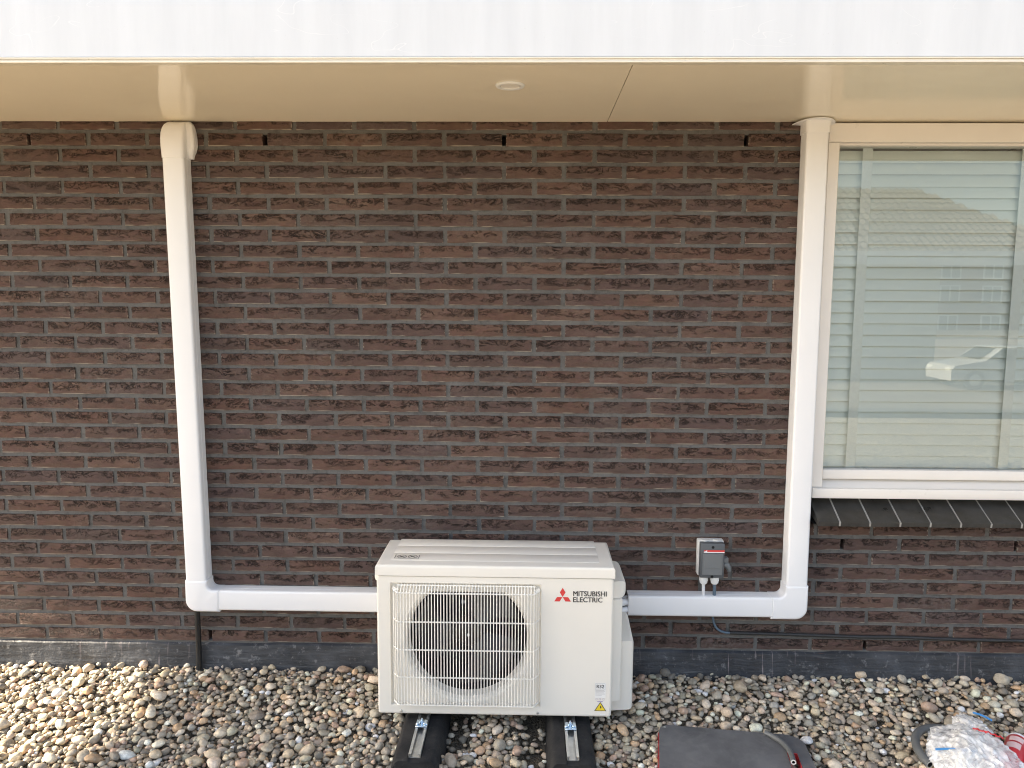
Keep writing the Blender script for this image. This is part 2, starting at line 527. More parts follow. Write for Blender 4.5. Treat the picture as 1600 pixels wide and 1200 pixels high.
MAT['tissue'] = plain('white_packing', (0.80, 0.79, 0.76), 0.8, 0.1, 30.0, 0.4, 120.0)
MAT['black'] = plain('black_hole', (0.004, 0.004, 0.004), 0.9)
MAT['soil'] = mat_ground('dark_soil', (0.115, 0.095, 0.068), (0.20, 0.17, 0.125), 150.0)
MAT['gravel_flat'] = mat_ground('beige_gravel_yard', (0.38, 0.32, 0.235), (0.58, 0.50, 0.38), 34.0)
MAT['paving'] = mat_ground('grey_street_clinker', (0.20, 0.18, 0.16), (0.28, 0.24, 0.20), 4.0, cells=False)
MAT['roof_tile'] = plain('grey_brown_roof_tile', (0.16, 0.14, 0.12), 0.7, 0.2, 2.0)
MAT['far_brick'] = mat_ground('pink_far_brick', (0.36, 0.20, 0.15), (0.42, 0.25, 0.19), 5.0, cells=False)
MAT['pale_render'] = plain('pale_house_render', (0.52, 0.49, 0.42), 0.8)
MAT['white_paint'] = plain('white_paint', (0.78, 0.78, 0.76), 0.5)
MAT['car_paint'] = plain('white_car_paint', (0.36, 0.36, 0.36), 0.15, 0.01)
MAT['car_glass'] = plain('dark_car_glass', (0.02, 0.025, 0.03), 0.05)
MAT['tyre'] = plain('tyre_rubber', (0.015, 0.015, 0.015), 0.8)
MAT['bitumen'] = plain('roofing_bitumen', (0.06, 0.06, 0.062), 0.9)

# ------------------------------------------------------------------ setting: ground
def sheet(name, x0, x1, y0, y1, z, mat, t=0.05):
    o = MB().box(x0, x1, y0, y1, z - t, z).build(name, mat, smooth=0)
    o['kind'] = 'structure'
    return o
STREET = -1.0
sheet('ground', -150, 150, -160, 120, STREET, MAT['soil'])
sheet('road', -120, 120, -45.0, -9.0, STREET + .02, MAT['paving'], 0.015)
sheet('pavement', -120, 120, -49.0, -45.05, STREET + .12, MAT['paving'], 0.10)
sheet('flat_roof', -9, 9, -7.0, -1.34, -0.062, MAT['gravel_flat'], 0.35)      # the gravelled roof the photographer stands on
sheet('flat_roof', 2.78, 9, -1.345, 0.0, -0.060, MAT['gravel_flat'], 0.02)
sheet('flat_roof', -9, -2.83, -1.345, 0.0, -0.060, MAT['gravel_flat'], 0.02)
sheet('roof_edge', -9.2, 9.2, -7.25, -7.001, 0.03, MAT['bitumen'], 0.45)

# ------------------------------------------------------------------ brick wall
COURSE, PITCH, BH, BL = 0.0579, 0.22, 0.0436, 0.2085
SOFFIT = 2.102
WX0, WX1 = -3.2, 3.3
WIN_X0, WIN_X1, WIN_Z0 = 1.075, 2.95, 0.722
def row_z(k):
    return 2.0154 - COURSE * k
def joint_offset(k, x):
    w = min(1.0, max(0.0, (0.45 - x) / 1.7))
    off = 0.064 + (0.110 if k % 2 else 0.0) + 0.046 * (max(0, k) / 29.0) ** 1.25 * w
    off -= 0.017 * min(1.0, max(0.0, (x - 0.8) / 0.4)) * (1.0 if k > 24 else 0.0)
    return off
def joints(k):
    out = []
    n0 = int((WX0 + 5) / PITCH) - 1
    for n in range(n0, n0 + 34):
        x = n * PITCH - 5
        x += joint_offset(k, x)
        if WX0 < x < WX1:
            out.append(x)
    return out
def hsh(*a):
    return random.Random(hash(tuple(int(i) for i in a))).random()

WEEP = {(0, -1.856), (0, -0.974), (0, -0.095), (0, 0.788), (33, -1.259), (33, 1.317), (26, 1.206), (26, 1.862)}
def is_weep(k, x):
    return any(kk == k and abs(xx - x) < 0.04 for kk, xx in WEEP)

def px(p):
    q = Vector(p) - CAM
    z = q.dot(FW)
    return 800 + 1202 * q.dot(RT) / z, 600 - 1202 * q.dot(UP) / z

HIDE = [(-0.59, 0.38, -0.2, 0.53), (-1.37, -1.24, 0.22, 2.2), (-1.34, -0.59, 0.22, 0.34), (0.39, 1.09, 0.23, 0.345),
        (0.98, 1.09, 0.23, 2.2), (0.66, 0.78, 0.39, 0.53)]
def visible_share(x0, x1, z0, z1):
    k = 0
    for i in range(9):
        for j in range(3):
            x = x0 + (x1 - x0) * (i + .5) / 9
            z = z0 + (z1 - z0) * (j + .5) / 3
            u, v = px((x, 0, z))
            if 0 < u < 1600 and 0 < v < 1200 and not any(a < x < b and c < z < d for a, b, c, d in HIDE):
                k += 1
    u0, _ = px((x0, 0, z0))
    u1, _ = px((x1, 0, z0))
    _, v0 = px((x0, 0, z0))
    _, v1 = px((x0, 0, z1))
    return k / 27.0 * abs(u1 - u0) * abs(v0 - v1)

bricks = []
jrng = random.Random(5)
for k in range(-1, 36):
    zb = row_z(k) + jrng.uniform(-.0008, .0008)
    js = [WX0] + joints(k) + [WX1]
    for a, b in zip(js[:-1], js[1:]):
        x0 = a + 0.0082 + jrng.uniform(-.0016, .0016)
        x1 = b - 0.0082 + jrng.uniform(-.0016, .0016)
        zt = zb + BH + jrng.uniform(-.0012, .0012)
        if k == -1:
            zt = SOFFIT + 0.006
        z0 = zb + jrng.uniform(-.0008, .0008)
        if zt > WIN_Z0 - 0.10:                       # leave the window opening free
            if zt > WIN_Z0 - 0.105 and x0 > WIN_X0 - 0.02 and x1 < WIN_X1:
                continue
            if x0 < WIN_X0 - 0.004 < x1:
                x1 = WIN_X0 - 0.004
            if x0 < WIN_X1 < x1:
                x0 = WIN_X1
        if x1 - x0 < 0.012:
            continue
        bricks.append((x0, x1, z0, zt, jrng.random(), jrng.uniform(-.0022, .0018)))

def brick_geo(x0, x1, z0, z1, rnd, dy):
    rr = random.Random(int(rnd * 1e9))
    nx, nz = 6, 3
    V, F = [], []
    L, H = x1 - x0, z1 - z0
    for j in range(nz):
        for i in range(nx):
            x = x0 + L * i / (nx - 1)
            z = z0 + H * j / (nz - 1)
            edge = i in (0, nx - 1) or j in (0, nz - 1)
            y = dy + (rr.uniform(0.0008, 0.0030) if edge else rr.uniform(-.0014, .0006))
            x += rr.uniform(-.0013, .0013)
            z += rr.uniform(-.0013, .0013) if j in (0, nz - 1) else rr.uniform(-.004, .004)
            V.append((x, y, z))
    for j in range(nz - 1):
        for i in range(nx - 1):
            a = j * nx + i
            F.append((a, a + 1, a + nx + 1, a + nx))
    rim = list(range(nx)) + [nx * 2 - 1] + list(range(nx * 3 - 1, nx * 2 - 1, -1)) + [nx]
    b = len(V)
    for i in rim:
        x, y, z = V[i]
        V.append((x, 0.045, z))
    n = len(rim)
    for i in range(n):
        j = (i + 1) % n
        F.append((rim[j], rim[i], b + i, b + j))
    return V, F

def brick_mesh(lst):
    V, F, UV, ED, RN = [], [], [], [], []
    for br in lst:
        x0, x1, z0, z1, rnd, dy = br
        v, f = brick_geo(*br)
        b = len(V)
        V += v
        F += [tuple(i + b for i in fc) for fc in f]
        RN += [rnd] * len(v)
        for fc in f:
            for i in fc:
                x, y, z = v[i]
                UV += [x - x0, z - z0]
                ED += [z - z0 + (y > .01) * .02, min(x - x0, x1 - x) if (y <= .01) else .02]
    me = bpy.data.meshes.new('brick')
    me.from_pydata(V, [], F)
    me.uv_layers.new(name='brick_uv').data.foreach_set('uv', UV)
    me.uv_layers.new(name='brick_edge').data.foreach_set('uv', ED)
    at = me.attributes.new('rnd', 'FLOAT', 'POINT')
    at.data.foreach_set('value', RN)
    me.materials.append(MAT['brick'])
    me.polygons.foreach_set('use_smooth', [True] * len(me.polygons))
    me.set_sharp_from_angle(angle=R(50))
    return me

wall = thing('brick_wall', 'dark brown handmade brick house wall with grey joints and lead flashing', 'wall')
order = sorted(range(len(bricks)), key=lambda i: -visible_share(*bricks[i][:4]))
for i in order[:300]:
    link('brick', brick_mesh([bricks[i]]), wall)
rest = link('brick', brick_mesh([bricks[i] for i in order[300:]]), wall, 'stuff')

mb = MB()
REC = 0.0065
def mbox(x0, x1, z0, z1):
    # clip to outside the window opening
    if z1 > WIN_Z0 - 0.10:
        if x0 >= WIN_X0 and x1 <= WIN_X1:
            return
        if x0 < WIN_X0 < x1:
            if x1 > WIN_X1:
                mbox(WIN_X1, x1, z0, z1)
            x1 = WIN_X0
        elif x0 < WIN_X1 < x1:
            x0 = WIN_X1
    if x1 - x0 > 0.001:
        mb.box(x0, x1, REC, 0.0585, z0, z1)
for k in range(-1, 36):
    z = row_z(k)
    mbox(WX0 + .002, WX1 - .002, z - 0.0165, z + 0.0025)
    for x in joints(k):
        if is_weep(k, x):
            continue
        mbox(x - 0.0115, x + 0.0115, z + 0.002, min(z + BH, SOFFIT + .01) - 0.002)
mb.build('mortar', MAT['mortar'], wall, 0, recalc=False, kind='stuff')
# structural wall behind the facing bricks, with the window opening
mb = MB()
mb.box(WX0 + .01, WIN_X0 + .0, 0.058, 0.30, -0.12, SOFFIT + .3)
mb.box(WIN_X0 + .0, WIN_X1, 0.0582, 0.30, -0.12, 0.665)
mb.box(WIN_X1, WX1 - .01, 0.058, 0.30, -0.12, SOFFIT + .3)
mb.box(WIN_X0, WIN_X1, 0.0582, 0.30, 2.095, SOFFIT + .3)
mb.box(WX0 + .01, WX0 + .3, 0.30, 7.0, -0.12, SOFFIT + .3)
mb.box(WX1 - .3, WX1 - .01, 0.30, 7.0, -0.12, SOFFIT + .3)
mb.box(WX0 + .3, WX1 - .3, 6.8, 7.0, -0.12, SOFFIT + .3)
mb.build('inner_leaf', MAT['core'], wall, 0)
# lead flashing: dressed against the last course, turned out over the roof edge
mb = MB()
xs = np.linspace(WX0, WX1, 131)
prof = [(0.030, 0.106), (0.0045, 0.0985), (-0.0035, 0.0925), (-0.006, 0.055), (-0.011, 0.02), (-0.016, -0.02), (-0.018, -0.09)]
V, F = [], []
for i, x in enumerate(xs):
    for j, (y, z) in enumerate(prof):
        amp = 0.0 if j == 0 else (0.0022 if j < 3 else 0.005)
        nz = mnoise.noise(Vector((x * 4.1, j * .35, 1.7)))
        nz2 = mnoise.noise(Vector((x * 11.0, j * .5, 9.7)))
        V.append((x, y - amp * abs(nz) - amp * .5 * nz2, z + amp * .7 * nz2 - (0.004 if (j in (1, 2) and (i // 22) % 2) else 0)))
n = len(prof)
for i in range(len(xs) - 1):
    for j in range(n - 1):
        F.append((i * n + j, i * n + j + 1, (i + 1) * n + j + 1, (i + 1) * n + j))
mb.add(V, F)
mb.build('lead_flashing', MAT['flashing'], wall, 40)
# sloping sill tiles under the window
tx = [1.079, 1.162] + [1.162 + 0.1112 * i for i in range(1, 17)]
for a, b in zip(tx[:-1], tx[1:]):
    t = MB()
    a2, b2 = a + 0.0035, b - 0.0035
    y0, z0, y1, z1 = 0.045, 0.716, -0.083, 0.6455
    j1 = jrng.uniform(-.0012, .0012)
    P = [(y0, z0), (y1 + .004, z1 + .002 + j1), (y1, z1 - .002 + j1), (y1 + .002, z1 - .018 + j1), (y0, z0 - .055)]
    V = [(a2, y, z) for y, z in P] + [(b2, y, z) for y, z in P]
    F = [tuple(range(5)), tuple(range(9, 4, -1))] + [(i, i + 5, (i + 1) % 5 + 5, (i + 1) % 5) for i in range(5)]
    t.add(V, F)
    t.build('sill_tile', MAT['sill'], wall, 35)
mb = MB()
for x in tx[1:-1]:
    V = []
    P = [(0.045, 0.7145), (-0.0805, 0.6435), (-0.0825, 0.642), (-0.080, 0.6275), (0.045, 0.665)]
    V = [(x - .0042, y, z) for y, z in P] + [(x + .0042, y, z) for y, z in P]
    mb.add(V, [tuple(range(5)), tuple(range(9, 4, -1))] + [(i, i + 5, (i + 1) % 5 + 5, (i + 1) % 5) for i in range(5)])
SILLM = plain('pale_sill_mortar', (0.36, 0.345, 0.315), 0.9, 0.15, 60.0, 0.4, 300.0)
mb.build('sill_joint', SILLM, wall, 0)

# ------------------------------------------------------------------ roof overhang
roof = thing('roof_overhang', 'deep white fascia and cream soffit overhanging the brick wall', 'roof')
FY = -0.717
SEAM0, SEAM1 = 0.277, 0.2795
mb = MB().box(-5.2, SEAM0, FY + .004, 0.02, SOFFIT, SOFFIT + .018)
mb.build('soffit_panel', MAT['soffit'], roof, 0)
mb = MB().box(SEAM1, 5.2, FY + .004, 0.02, SOFFIT + .0006, SOFFIT + .0186)
mb.build('soffit_panel', MAT['soffit'], roof, 0)
mb = MB().box(-5.2, 5.2, FY, FY + .03, SOFFIT + 0.0145, 2.255)
mb.box(-5.2, 5.2, FY + .003, FY + .03, 2.257, 2.60)
mb.box(-5.2, 5.2, FY + .0005, FY + .03, 2.2545, 2.2575)
mb.build('fascia_board', MAT['fascia'], roof, 0)
mb = MB().box(-5.2, 5.2, FY - .004, FY + .022, SOFFIT - .0022, SOFFIT + .0035, 0.0012)
mb.box(-5.2, 5.2, FY - .0015, FY + .022, SOFFIT + .0042, SOFFIT + .0075, 0.0008)
mb.box(-5.2, 5.2, FY - .004, FY + .022, SOFFIT + .0080, SOFFIT + .0125, 0.001)
mb.build('edge_trim', MAT['trim'], roof, 40)
mb = MB().box(-5.2, 5.2, FY + .032, 7.2, 2.44, 2.61)
mb.box(-5.2, 5.2, FY + .032, 0.05, SOFFIT + .03, 2.438)
mb.build('roof_deck', MAT['bitumen'], roof, 0)

lamp = thing('recessed_downlight', 'small round white downlight set flush in the cream soffit', 'ceiling light', (-0.063, -0.487, SOFFIT))
lc = (-0.063, -0.487, SOFFIT)
mb = MB().lathe([(0.029, 0.0005), (0.030, -0.004), (0.036, -0.0062), (0.042, -0.005), (0.0445, -0.0005)], lc, 'z', 40)
mb.build('trim_ring', MAT['white_paint'], lamp, 50)
mb = MB().lathe([(0.0, -0.0012), (0.022, -0.0010), (0.0285, -0.0024)], lc, 'z', 32)
mb.build('lens', MAT['acgrille'], lamp, 50)

# ------------------------------------------------------------------ pipe ducts
def rprof(w, d, r=0.009, y0=0.0, n=4):
    """half-open duct section as (offset, y) from one wall edge round the front to the other"""
    h = w / 2
    pts = [(-h, y0), (-h, -d * .50), (-h + .0012, -d * .505), (-h + .0012, -d * .535), (-h, -d * .54)]
    for i in range(n + 1):
        a = math.pi / 2 * i / n
        pts.append((-h + r - r * math.cos(a), -d + r - r * math.sin(a)))
    pts += [(-x, y) for x, y in pts[::-1]]
    return pts
def sweep(secs, cap=True):
    """secs: list of rings of points with the same count"""
    n = len(secs[0])
    V = [p for s in secs for p in s]
    F = []
    for i in range(len(secs) - 1):
        for k in range(n):
            k2 = (k + 1) % n
            F.append((i * n + k, i * n + k2, (i + 1) * n + k2, (i + 1) * n + k))
    if cap:
        F.append(tuple(range(n))[::-1])
        F.append(tuple((len(secs) - 1) * n + k for k in range(n)))
    return V, F
def vduct(xa, za, xb, zb, w, d):
    P = rprof(w, d)
    return sweep([[(xa + u, y, za) for u, y in P], [(xb + u, y, zb) for u, y in P]])
def hduct(x0, x1, zc0, zc1, w, d):
    P = rprof(w, d)
    return sweep([[(x0, y, zc0 + u) for u, y in P], [(x1, y, zc1 + u) for u, y in P]])
def elbow(side, xv, zh, w, d, xend, ztop):
    """corner piece joining a vertical run centred on xv to a horizontal run centred on zh; side +1 = runs to +x"""
    h = w / 2
    def P2(x, z):
        return (xv + side * x, z)
    ro, ri = 0.045, 0.024
    out = [P2(-h, ztop)]
    for i in range(9):
        a = math.pi / 2 * i / 8
        out.append(P2(-h + ro - ro * math.cos(a), zh - h + ro - ro * math.sin(a)))
    xe = abs(xend - xv)
    out.append(P2(xe, zh - h))
    out.append(P2(xe, zh + h))
    for i in range(7):
        a = math.pi / 2 * i / 6
        out.append(P2(h + ri - ri * math.sin(a), zh + h + ri - ri * math.cos(a)))
    out.append(P2(h, ztop))
    if side < 0:
        out = out[::-1]
    return out

DW, DD = 0.0795, 0.0605
GROUP_D = 'white pipe ducts on the brick wall'
dl = thing('pipe_duct', 'white pipe duct on the wall with hooded wall inlet under the soffit', 'pipe duct', (-1.285, 0, 0.29), GROUP_D)
xt, xb = -1.2955, -1.2755
mb = MB(); mb.add(*vduct(xt, 1.985, xb, 0.36, DW, DD)); mb.build('duct_cover', MAT['pvc'], dl, 35)
mb = MB(); mb.add(*hduct(-1.20, -0.54, 0.2955, 0.2955, DW, DD)); mb.build('duct_cover', MAT['pvc'], dl, 35)
mb = MB().prism(elbow(1, xb, 0.293, DW + .007, DD, -1.187, 0.374), 0.0, -DD - .0035, 0.0095, 4)
mb.build('corner_elbow', MAT['pvc'], dl, 35)
# hooded wall inlet
hx = -1.2935
secs = []
for z, hw, dd in [(1.962, .0425, .0640), (1.98, .0432, .0650), (2.005, .0445, .0655), (2.03, .045, .0650), (2.052, .0445, .0610), (2.070, .0425, .053), (2.084, .040, .041), (2.093, .0355, .026), (2.0985, .030, .010)]:
    P = rprof(hw * 2, dd, min(0.014, dd * .4), 0.0, 5)
    secs.append([(hx + u - 0.002, y, z) for u, y in P])
mb = MB(); mb.add(*sweep(secs))
secs = []
for z, hw, dd in [(1.964, .0400, .016), (1.974, .0425, .022), (1.99, .0500, .034), (2.012, .0550, .037), (2.035, .0545, .037), (2.06, .0515, .035), (2.08, .047, .030), (2.092, .040, .022), (2.099, .032, .010)]:
    P = rprof(hw * 2, dd, min(0.010, dd * .4), 0.0, 4)
    secs.append([(hx + .0125 + u, y, z) for u, y in P])
mb.add(*sweep(secs))
mb.build('wall_inlet', MAT['pvc'], dl, 45)

dr = thing('pipe_duct', 'white pipe duct beside the window rising straight through the soffit', 'pipe duct', (1.02, 0, 0.29), GROUP_D)
mb = MB(); mb.add(*vduct(1.0185, 2.10, 1.0235, 0.37, DW, DD)); mb.build('duct_cover', MAT['pvc'], dr, 35)
mb = MB(); mb.add(*hduct(0.388, 0.945, 0.2975, 0.2985, DW, DD)); mb.build('duct_cover', MAT['pvc'], dr, 35)
mb = MB().prism(elbow(-1, 1.0235, 0.2965, DW + .007, DD, 0.930, 0.386), 0.0, -DD - .0035, 0.0095, 4)
mb.build('corner_elbow', MAT['pvc'], dr, 35)
mb = MB()
P = rprof(DW + .007, DD + .004, 0.011)
mb.add(*sweep([[(1.0185 + u, y, z) for u, y in P] for z in (2.054, 2.0985)]))
secs = []
V, F = [], []
for i in range(25):                                    # dished rosette against the soffit
    a = math.pi + math.pi * i / 24
    for rr_, dz in ((1.0, 0.0), (1.0, -0.002), (0.0, -0.004)):
        x = 0.0745 * math.cos(a) * (1 if rr_ else .55)
        y = (0.088 * math.sin(a)) * (1 if rr_ else .7)
        V.append((1.0185 + x, y, 2.0995 + dz - 0.007 * (abs(math.cos(a)) ** 3)))
for i in range(24):
    for j in range(2):
        F.append((i * 3 + j, (i + 1) * 3 + j, (i + 1) * 3 + j + 1, i * 3 + j + 1))
mb.add(V, F)
mb.build('soffit_collar', MAT['pvc'], dr, 40)

# ------------------------------------------------------------------ air conditioner
AX0, AX1, AY0, AY1, AZ0, AZ1 = -0.5165, 0.297, -0.357, -0.085, 0.017, 0.516
ac = thing('air_conditioner', 'ivory outdoor air conditioner unit with round fan behind a wire grille', 'air conditioner', (-0.11, -0.22, 0.017))
# cabinet: sides, back, bottom, and a front panel with the grille recess and round fan opening
GX0, GX1, GZ0, GZ1 = -0.470, 0.050, 0.048, 0.4925
FC = (-0.2045, 0.283)
FR = 0.2155
FTOP = 0.456
PLATE = AY0 + 0.012
mb = MB()
def ring(bm_, pts_out, pts_in, y0, y1):
    n = len(pts_out)
    V = [(x, y0, z) for x, z in pts_out] + [(x, y1, z) for x, z in pts_in]
    F = [(i, (i + 1) % n, (i + 1) % n + n, i + n) for i in range(n)]
    bm_.add(V, F)
def rrect(x0, x1, z0, z1, r, n=6):
    out = []
    for cx, cz, a0 in ((x1 - r, z1 - r, 0), (x0 + r, z1 - r, 90), (x0 + r, z0 + r, 180), (x1 - r, z0 + r, 270)):
        for i in range(n + 1):
            a = R(a0 + 90 * i / n)
            out.append((cx + r * math.cos(a), cz + r * math.sin(a)))
    return out
out1 = rrect(AX0 + .007, AX1 - .007, AZ0 + .007, AZ1 - .0015, 0.006)
rec0 = rrect(GX0, GX1, GZ0, GZ1, 0.005)
rec1 = rrect(GX0 + .005, GX1 - .005, GZ0 + .005, GZ1 - .003, 0.004)
ring(mb, out1, rec0, AY0, AY0)
ring(mb, rec0, rec1, AY0, PLATE)
circ = []
for x, z in rec1:                                     # same count as the rim, by angle about the fan centre
    a = math.atan2(z - FC[1], x - FC[0])
    circ.append(a)
N_C = 96
# plate between recess and opening: resample both loops by angle
def ray_rect(a, x0, x1, z0, z1):
    c, s = math.cos(a), math.sin(a)
    t = 1e9
    if c > 1e-9: t = min(t, (x1 - FC[0]) / c)
    if c < -1e-9: t = min(t, (x0 - FC[0]) / c)
    if s > 1e-9: t = min(t, (z1 - FC[1]) / s)
    if s < -1e-9: t = min(t, (z0 - FC[1]) / s)
    return (FC[0] + t * c, FC[1] + t * s)
angs = [2 * math.pi * i / N_C for i in range(N_C)]
cx0, cx1, cz0, cz1 = GX0 + .005, GX1 - .005, GZ0 + .005, GZ1 - .003
for zx, zz in ((cx0, cz0), (cx1, cz0), (cx0, cz1), (cx1, cz1)):
    angs.append(math.atan2(zz - FC[1], zx - FC[0]) % (2 * math.pi))
angs = sorted(angs)
def hole(rad, top=None):
    o = []
    for a in angs:
        x, z = FC[0] + rad * math.cos(a), FC[1] + rad * math.sin(a)
        if top is not None and z > top:
            t = (top - FC[1]) / math.sin(a)
            x, z = FC[0] + t * math.cos(a), top
        o.append((x, z))
    return o
outer = [ray_rect(a, cx0, cx1, cz0, cz1) for a in angs]
ring(mb, outer, hole(FR + .010, FTOP + .004), PLATE, PLATE)
ring(mb, hole(FR + .010, FTOP + .004), hole(FR + .002, FTOP), PLATE, PLATE + .004)
ring(mb, hole(FR + .002, FTOP), hole(FR - .006, FTOP - .004), PLATE + .004, PLATE + .014)
ring(mb, hole(FR - .006, FTOP - .004), hole(FR - .010, FTOP - .006), PLATE + .014, PLATE + .050)
# rounded front edge and the shell
o2 = rrect(AX0, AX1, AZ0, AZ1, 0.010)
ring(mb, rrect(AX0 + .002, AX1 - .002, AZ0 + .002, AZ1 - .0005, 0.008), out1, AY0 + .002, AY0)
ring(mb, o2, rrect(AX0 + .002, AX1 - .002, AZ0 + .002, AZ1 - .0005, 0.008), AY0 + .008, AY0 + .002)
ring(mb, rrect(AX0, AX1, AZ0, AZ1, 0.010), o2, AY1, AY0 + .008)
b = len(mb.v)
bk = rrect(AX0, AX1, AZ0, AZ1, 0.010)
mb.add([(x, AY1, z) for x, z in bk], [tuple(range(len(bk)))])
mb.build('cabinet', MAT['ac'], ac, 35)
# dark inside: heat exchanger fins at the back of the opening
mb = MB()
ring(mb, hole(FR - .0095, FTOP - .0065), hole(FR - .012, FTOP - .0065), PLATE + .0505, AY1 - .02)
hb = hole(FR - .012, FTOP - .0065)
mb.add([(x, AY1 - .02, z) for x, z in hb], [tuple(range(len(hb)))])
for i in range(30):
    x = FC[0] - .19 + i * .0131
    mb.box(x, x + .003, AY1 - .033, AY1 - .0205, FC[1] - .16, FTOP - .03)
mb.box(-0.270, -0.262, AY0 + .10, AY0 + .115, 0.38, 0.45)
mb.build('fan_well', MAT['acdark'], ac, 35)
fan = MB().lathe([(0.0, -0.028), (0.012, -0.027), (0.040, -0.020), (0.050, -0.008), (0.050, 0.03)], (FC[0], AY0 + .085, FC[1]), 'y', 36).build('fan', MAT['achub'], ac, 40)
for b_ in range(3):
    V, F = [], []
    nr, na = 7, 9
    for i in range(nr):
        rad = 0.046 + (0.188 - 0.046) * i / (nr - 1)
        for j in range(na):
            t = j / (na - 1)
            sweep_a = R(62 + 26 * i / (nr - 1))
            a = R(120 * b_ + 38) + sweep_a * t - R(22) * (i / (nr - 1)) ** 1.5
            y = AY0 + .070 + 0.055 * t + .006 * math.sin(t * math.pi) * -1
            V.append((FC[0] + rad * math.cos(a), y, FC[1] + rad * math.sin(a)))
    for i in range(nr - 1):
        for j in range(na - 1):
            F.append((i * na + j, i * na + j + 1, (i + 1) * na + j + 1, (i + 1) * na + j))
    m_ = MB(); m_.add(V, F); m_.build('fan_blade', MAT['acblade'], fan, 60)
m_ = MB().lathe([(0.0, -0.033), (0.004, -0.033), (0.0055, -0.030), (0.0055, -0.026)], (FC[0], AY0 + .085, FC[1]), 'y', 12)
m_.build('hub_nut', MAT['lightgrey'], fan, 40)
m_ = MB().box(-0.245, -0.188, AY0 + .120, AY0 + .135, 0.405, 0.418).box(-0.236, -0.205, AY0 + .120, AY0 + .13, 0.372, 0.384)
m_.build('motor_bracket', MAT['grey_cable'], ac, 0)
# wire grille
mb = MB()
GY = AY0 - 0.024
wz = [0.464, 0.362, 0.262, 0.163, 0.062]
def bar(pts, w):
    mb.tube(pts, w, 6)
xs_ = np.linspace(-0.4405, 0.0255, 45)
zt_, zb_ = 0.485, 0.0525
for x in xs_:
    bar([(x, PLATE - .001, zt_ + .0015), (x, PLATE - .012, zt_), (x, GY, 0.4665), (x, GY, 0.066), (x, PLATE - .010, zb_), (x, PLATE - .001, zb_ - .001)], 0.0018)
for i, dx in enumerate((0.0085, 0.0165)):                # the side wires step back with the bent rails
    for sgn, e in ((-1, xs_[0]), (1, xs_[-1])):
        y = GY + 0.011 * (i + 1)
        bar([(e + sgn * dx, PLATE - .001, 0.478), (e + sgn * dx, y, 0.462), (e + sgn * dx, y, 0.070), (e + sgn * dx, PLATE - .001, 0.056)], 0.0018)
for z in wz:
    bar([(-0.4605, PLATE - .001, z + .004), (-0.4585, PLATE - .010, z + .003), (-0.440, GY + .0028, z), (0.025, GY + .0028, z), (0.0425, PLATE - .010, z + .003), (0.0445, PLATE - .001, z + .004)], 0.0027)
bar([(-0.445, PLATE - .013, 0.4845), (0.029, PLATE - .013, 0.4845)], 0.0022)
bar([(-0.445, PLATE - .011, 0.0525), (0.029, PLATE - .011, 0.0525)], 0.0020)
for x0_, x1_ in ((-0.462, -0.440), (0.025, 0.046)):       # corner gussets of the cage
    mb.box(x0_, x1_, PLATE - .016, PLATE - .013, 0.466, 0.477, rot=Matrix.Rotation(R(28 if x0_ < -.3 else -28), 3, 'Y'))
mb.build('fan_grille', MAT['acgrille'], ac, 40)
# lid with three pressed ridges
LZ0, LZ1 = 0.5185, 0.556
lx0, lx1 = AX0 - .003, AX1 + .003
bm = bmesh.new()
bmesh.ops.create_cube(bm, size=1.0)
for v in bm.verts:
    v.co = Vector((lx0 + (v.co.x + .5) * (lx1 - lx0), AY0 - .004 + (v.co.y + .5) * (AY1 + .008 - AY0), LZ0 + (v.co.z + .5) * (LZ1 - LZ0)))
bmesh.ops.bevel(bm, geom=[e for e in bm.edges if all(v.co.z > .54 for v in e.verts)], offset=0.010, segments=4, affect='EDGES', profile=.5)
mb = MB(); mb.bm(bm)
for ya in (-0.312, -0.232, -0.152):
    mb.box(lx0 + .045, lx1 - .05, ya, ya + .074, LZ1 - .004, LZ1 + .0009, 0.0009, 2)
mb.build('lid', MAT['ac'], ac, 35)
# side handle and stepped valve cover on the right, grip on the left
mb = MB()
def side_prism(xo, ys, zs_, r):
    """block proud of the right side: xo outwards, outline in (y, z)"""
    bm_ = bmesh.new()
    n = len(ys)
    a = [bm_.verts.new((AX1 - .002, y, z)) for y, z in zip(ys, zs_)]
    b = [bm_.verts.new((AX1 + xo, y + (.012 if y < -.2 else -.004), z)) for y, z in zip(ys, zs_)]
    bm_.faces.new(a); f_ = bm_.faces.new(b[::-1])
    for i in range(n):
        bm_.faces.new((a[i], b[i], b[(i + 1) % n], a[(i + 1) % n]))
    bmesh.ops.recalc_face_normals(bm_, faces=bm_.faces)
    bmesh.ops.bevel(bm_, geom=list(f_.edges), offset=r, segments=4, affect='EDGES', profile=.5)
    mb.bm(bm_)
side_prism(0.050, [-0.315, -0.10, -0.10, -0.315], [0.430, 0.430, 0.490, 0.490], 0.022)
side_prism(0.036, [-0.330, -0.10, -0.10, -0.330], [0.060, 0.060, 0.429, 0.429], 0.006)
bm_ = bmesh.new()
P_ = [(-0.318, 0.030), (-0.10, 0.030), (-0.10, 0.325), (-0.318, 0.290)]
mb.build('side_cover', MAT['ac'], ac, 35)
mb = MB()
side_prism(0.083, [-0.300, -0.105, -0.105, -0.300], [0.010, -0.010, 0.295, 0.265], 0.014)
mb.build('valve_cover', MAT['ac'], ac, 35)
mb = MB().box(AX0 - .020, AX0 + .01, -0.29, -0.17, 0.470, 0.512, 0.010, 3)
mb.build('side_handle', MAT['ac'], ac, 35)
for x in (-0.435, 0.041):
    MB().lathe([(0.0, -0.0035), (0.0035, -0.003), (0.005, 0.0)], (x, AY0, 0.0285), 'y', 14).build('screw', MAT['galv'], ac, 40)
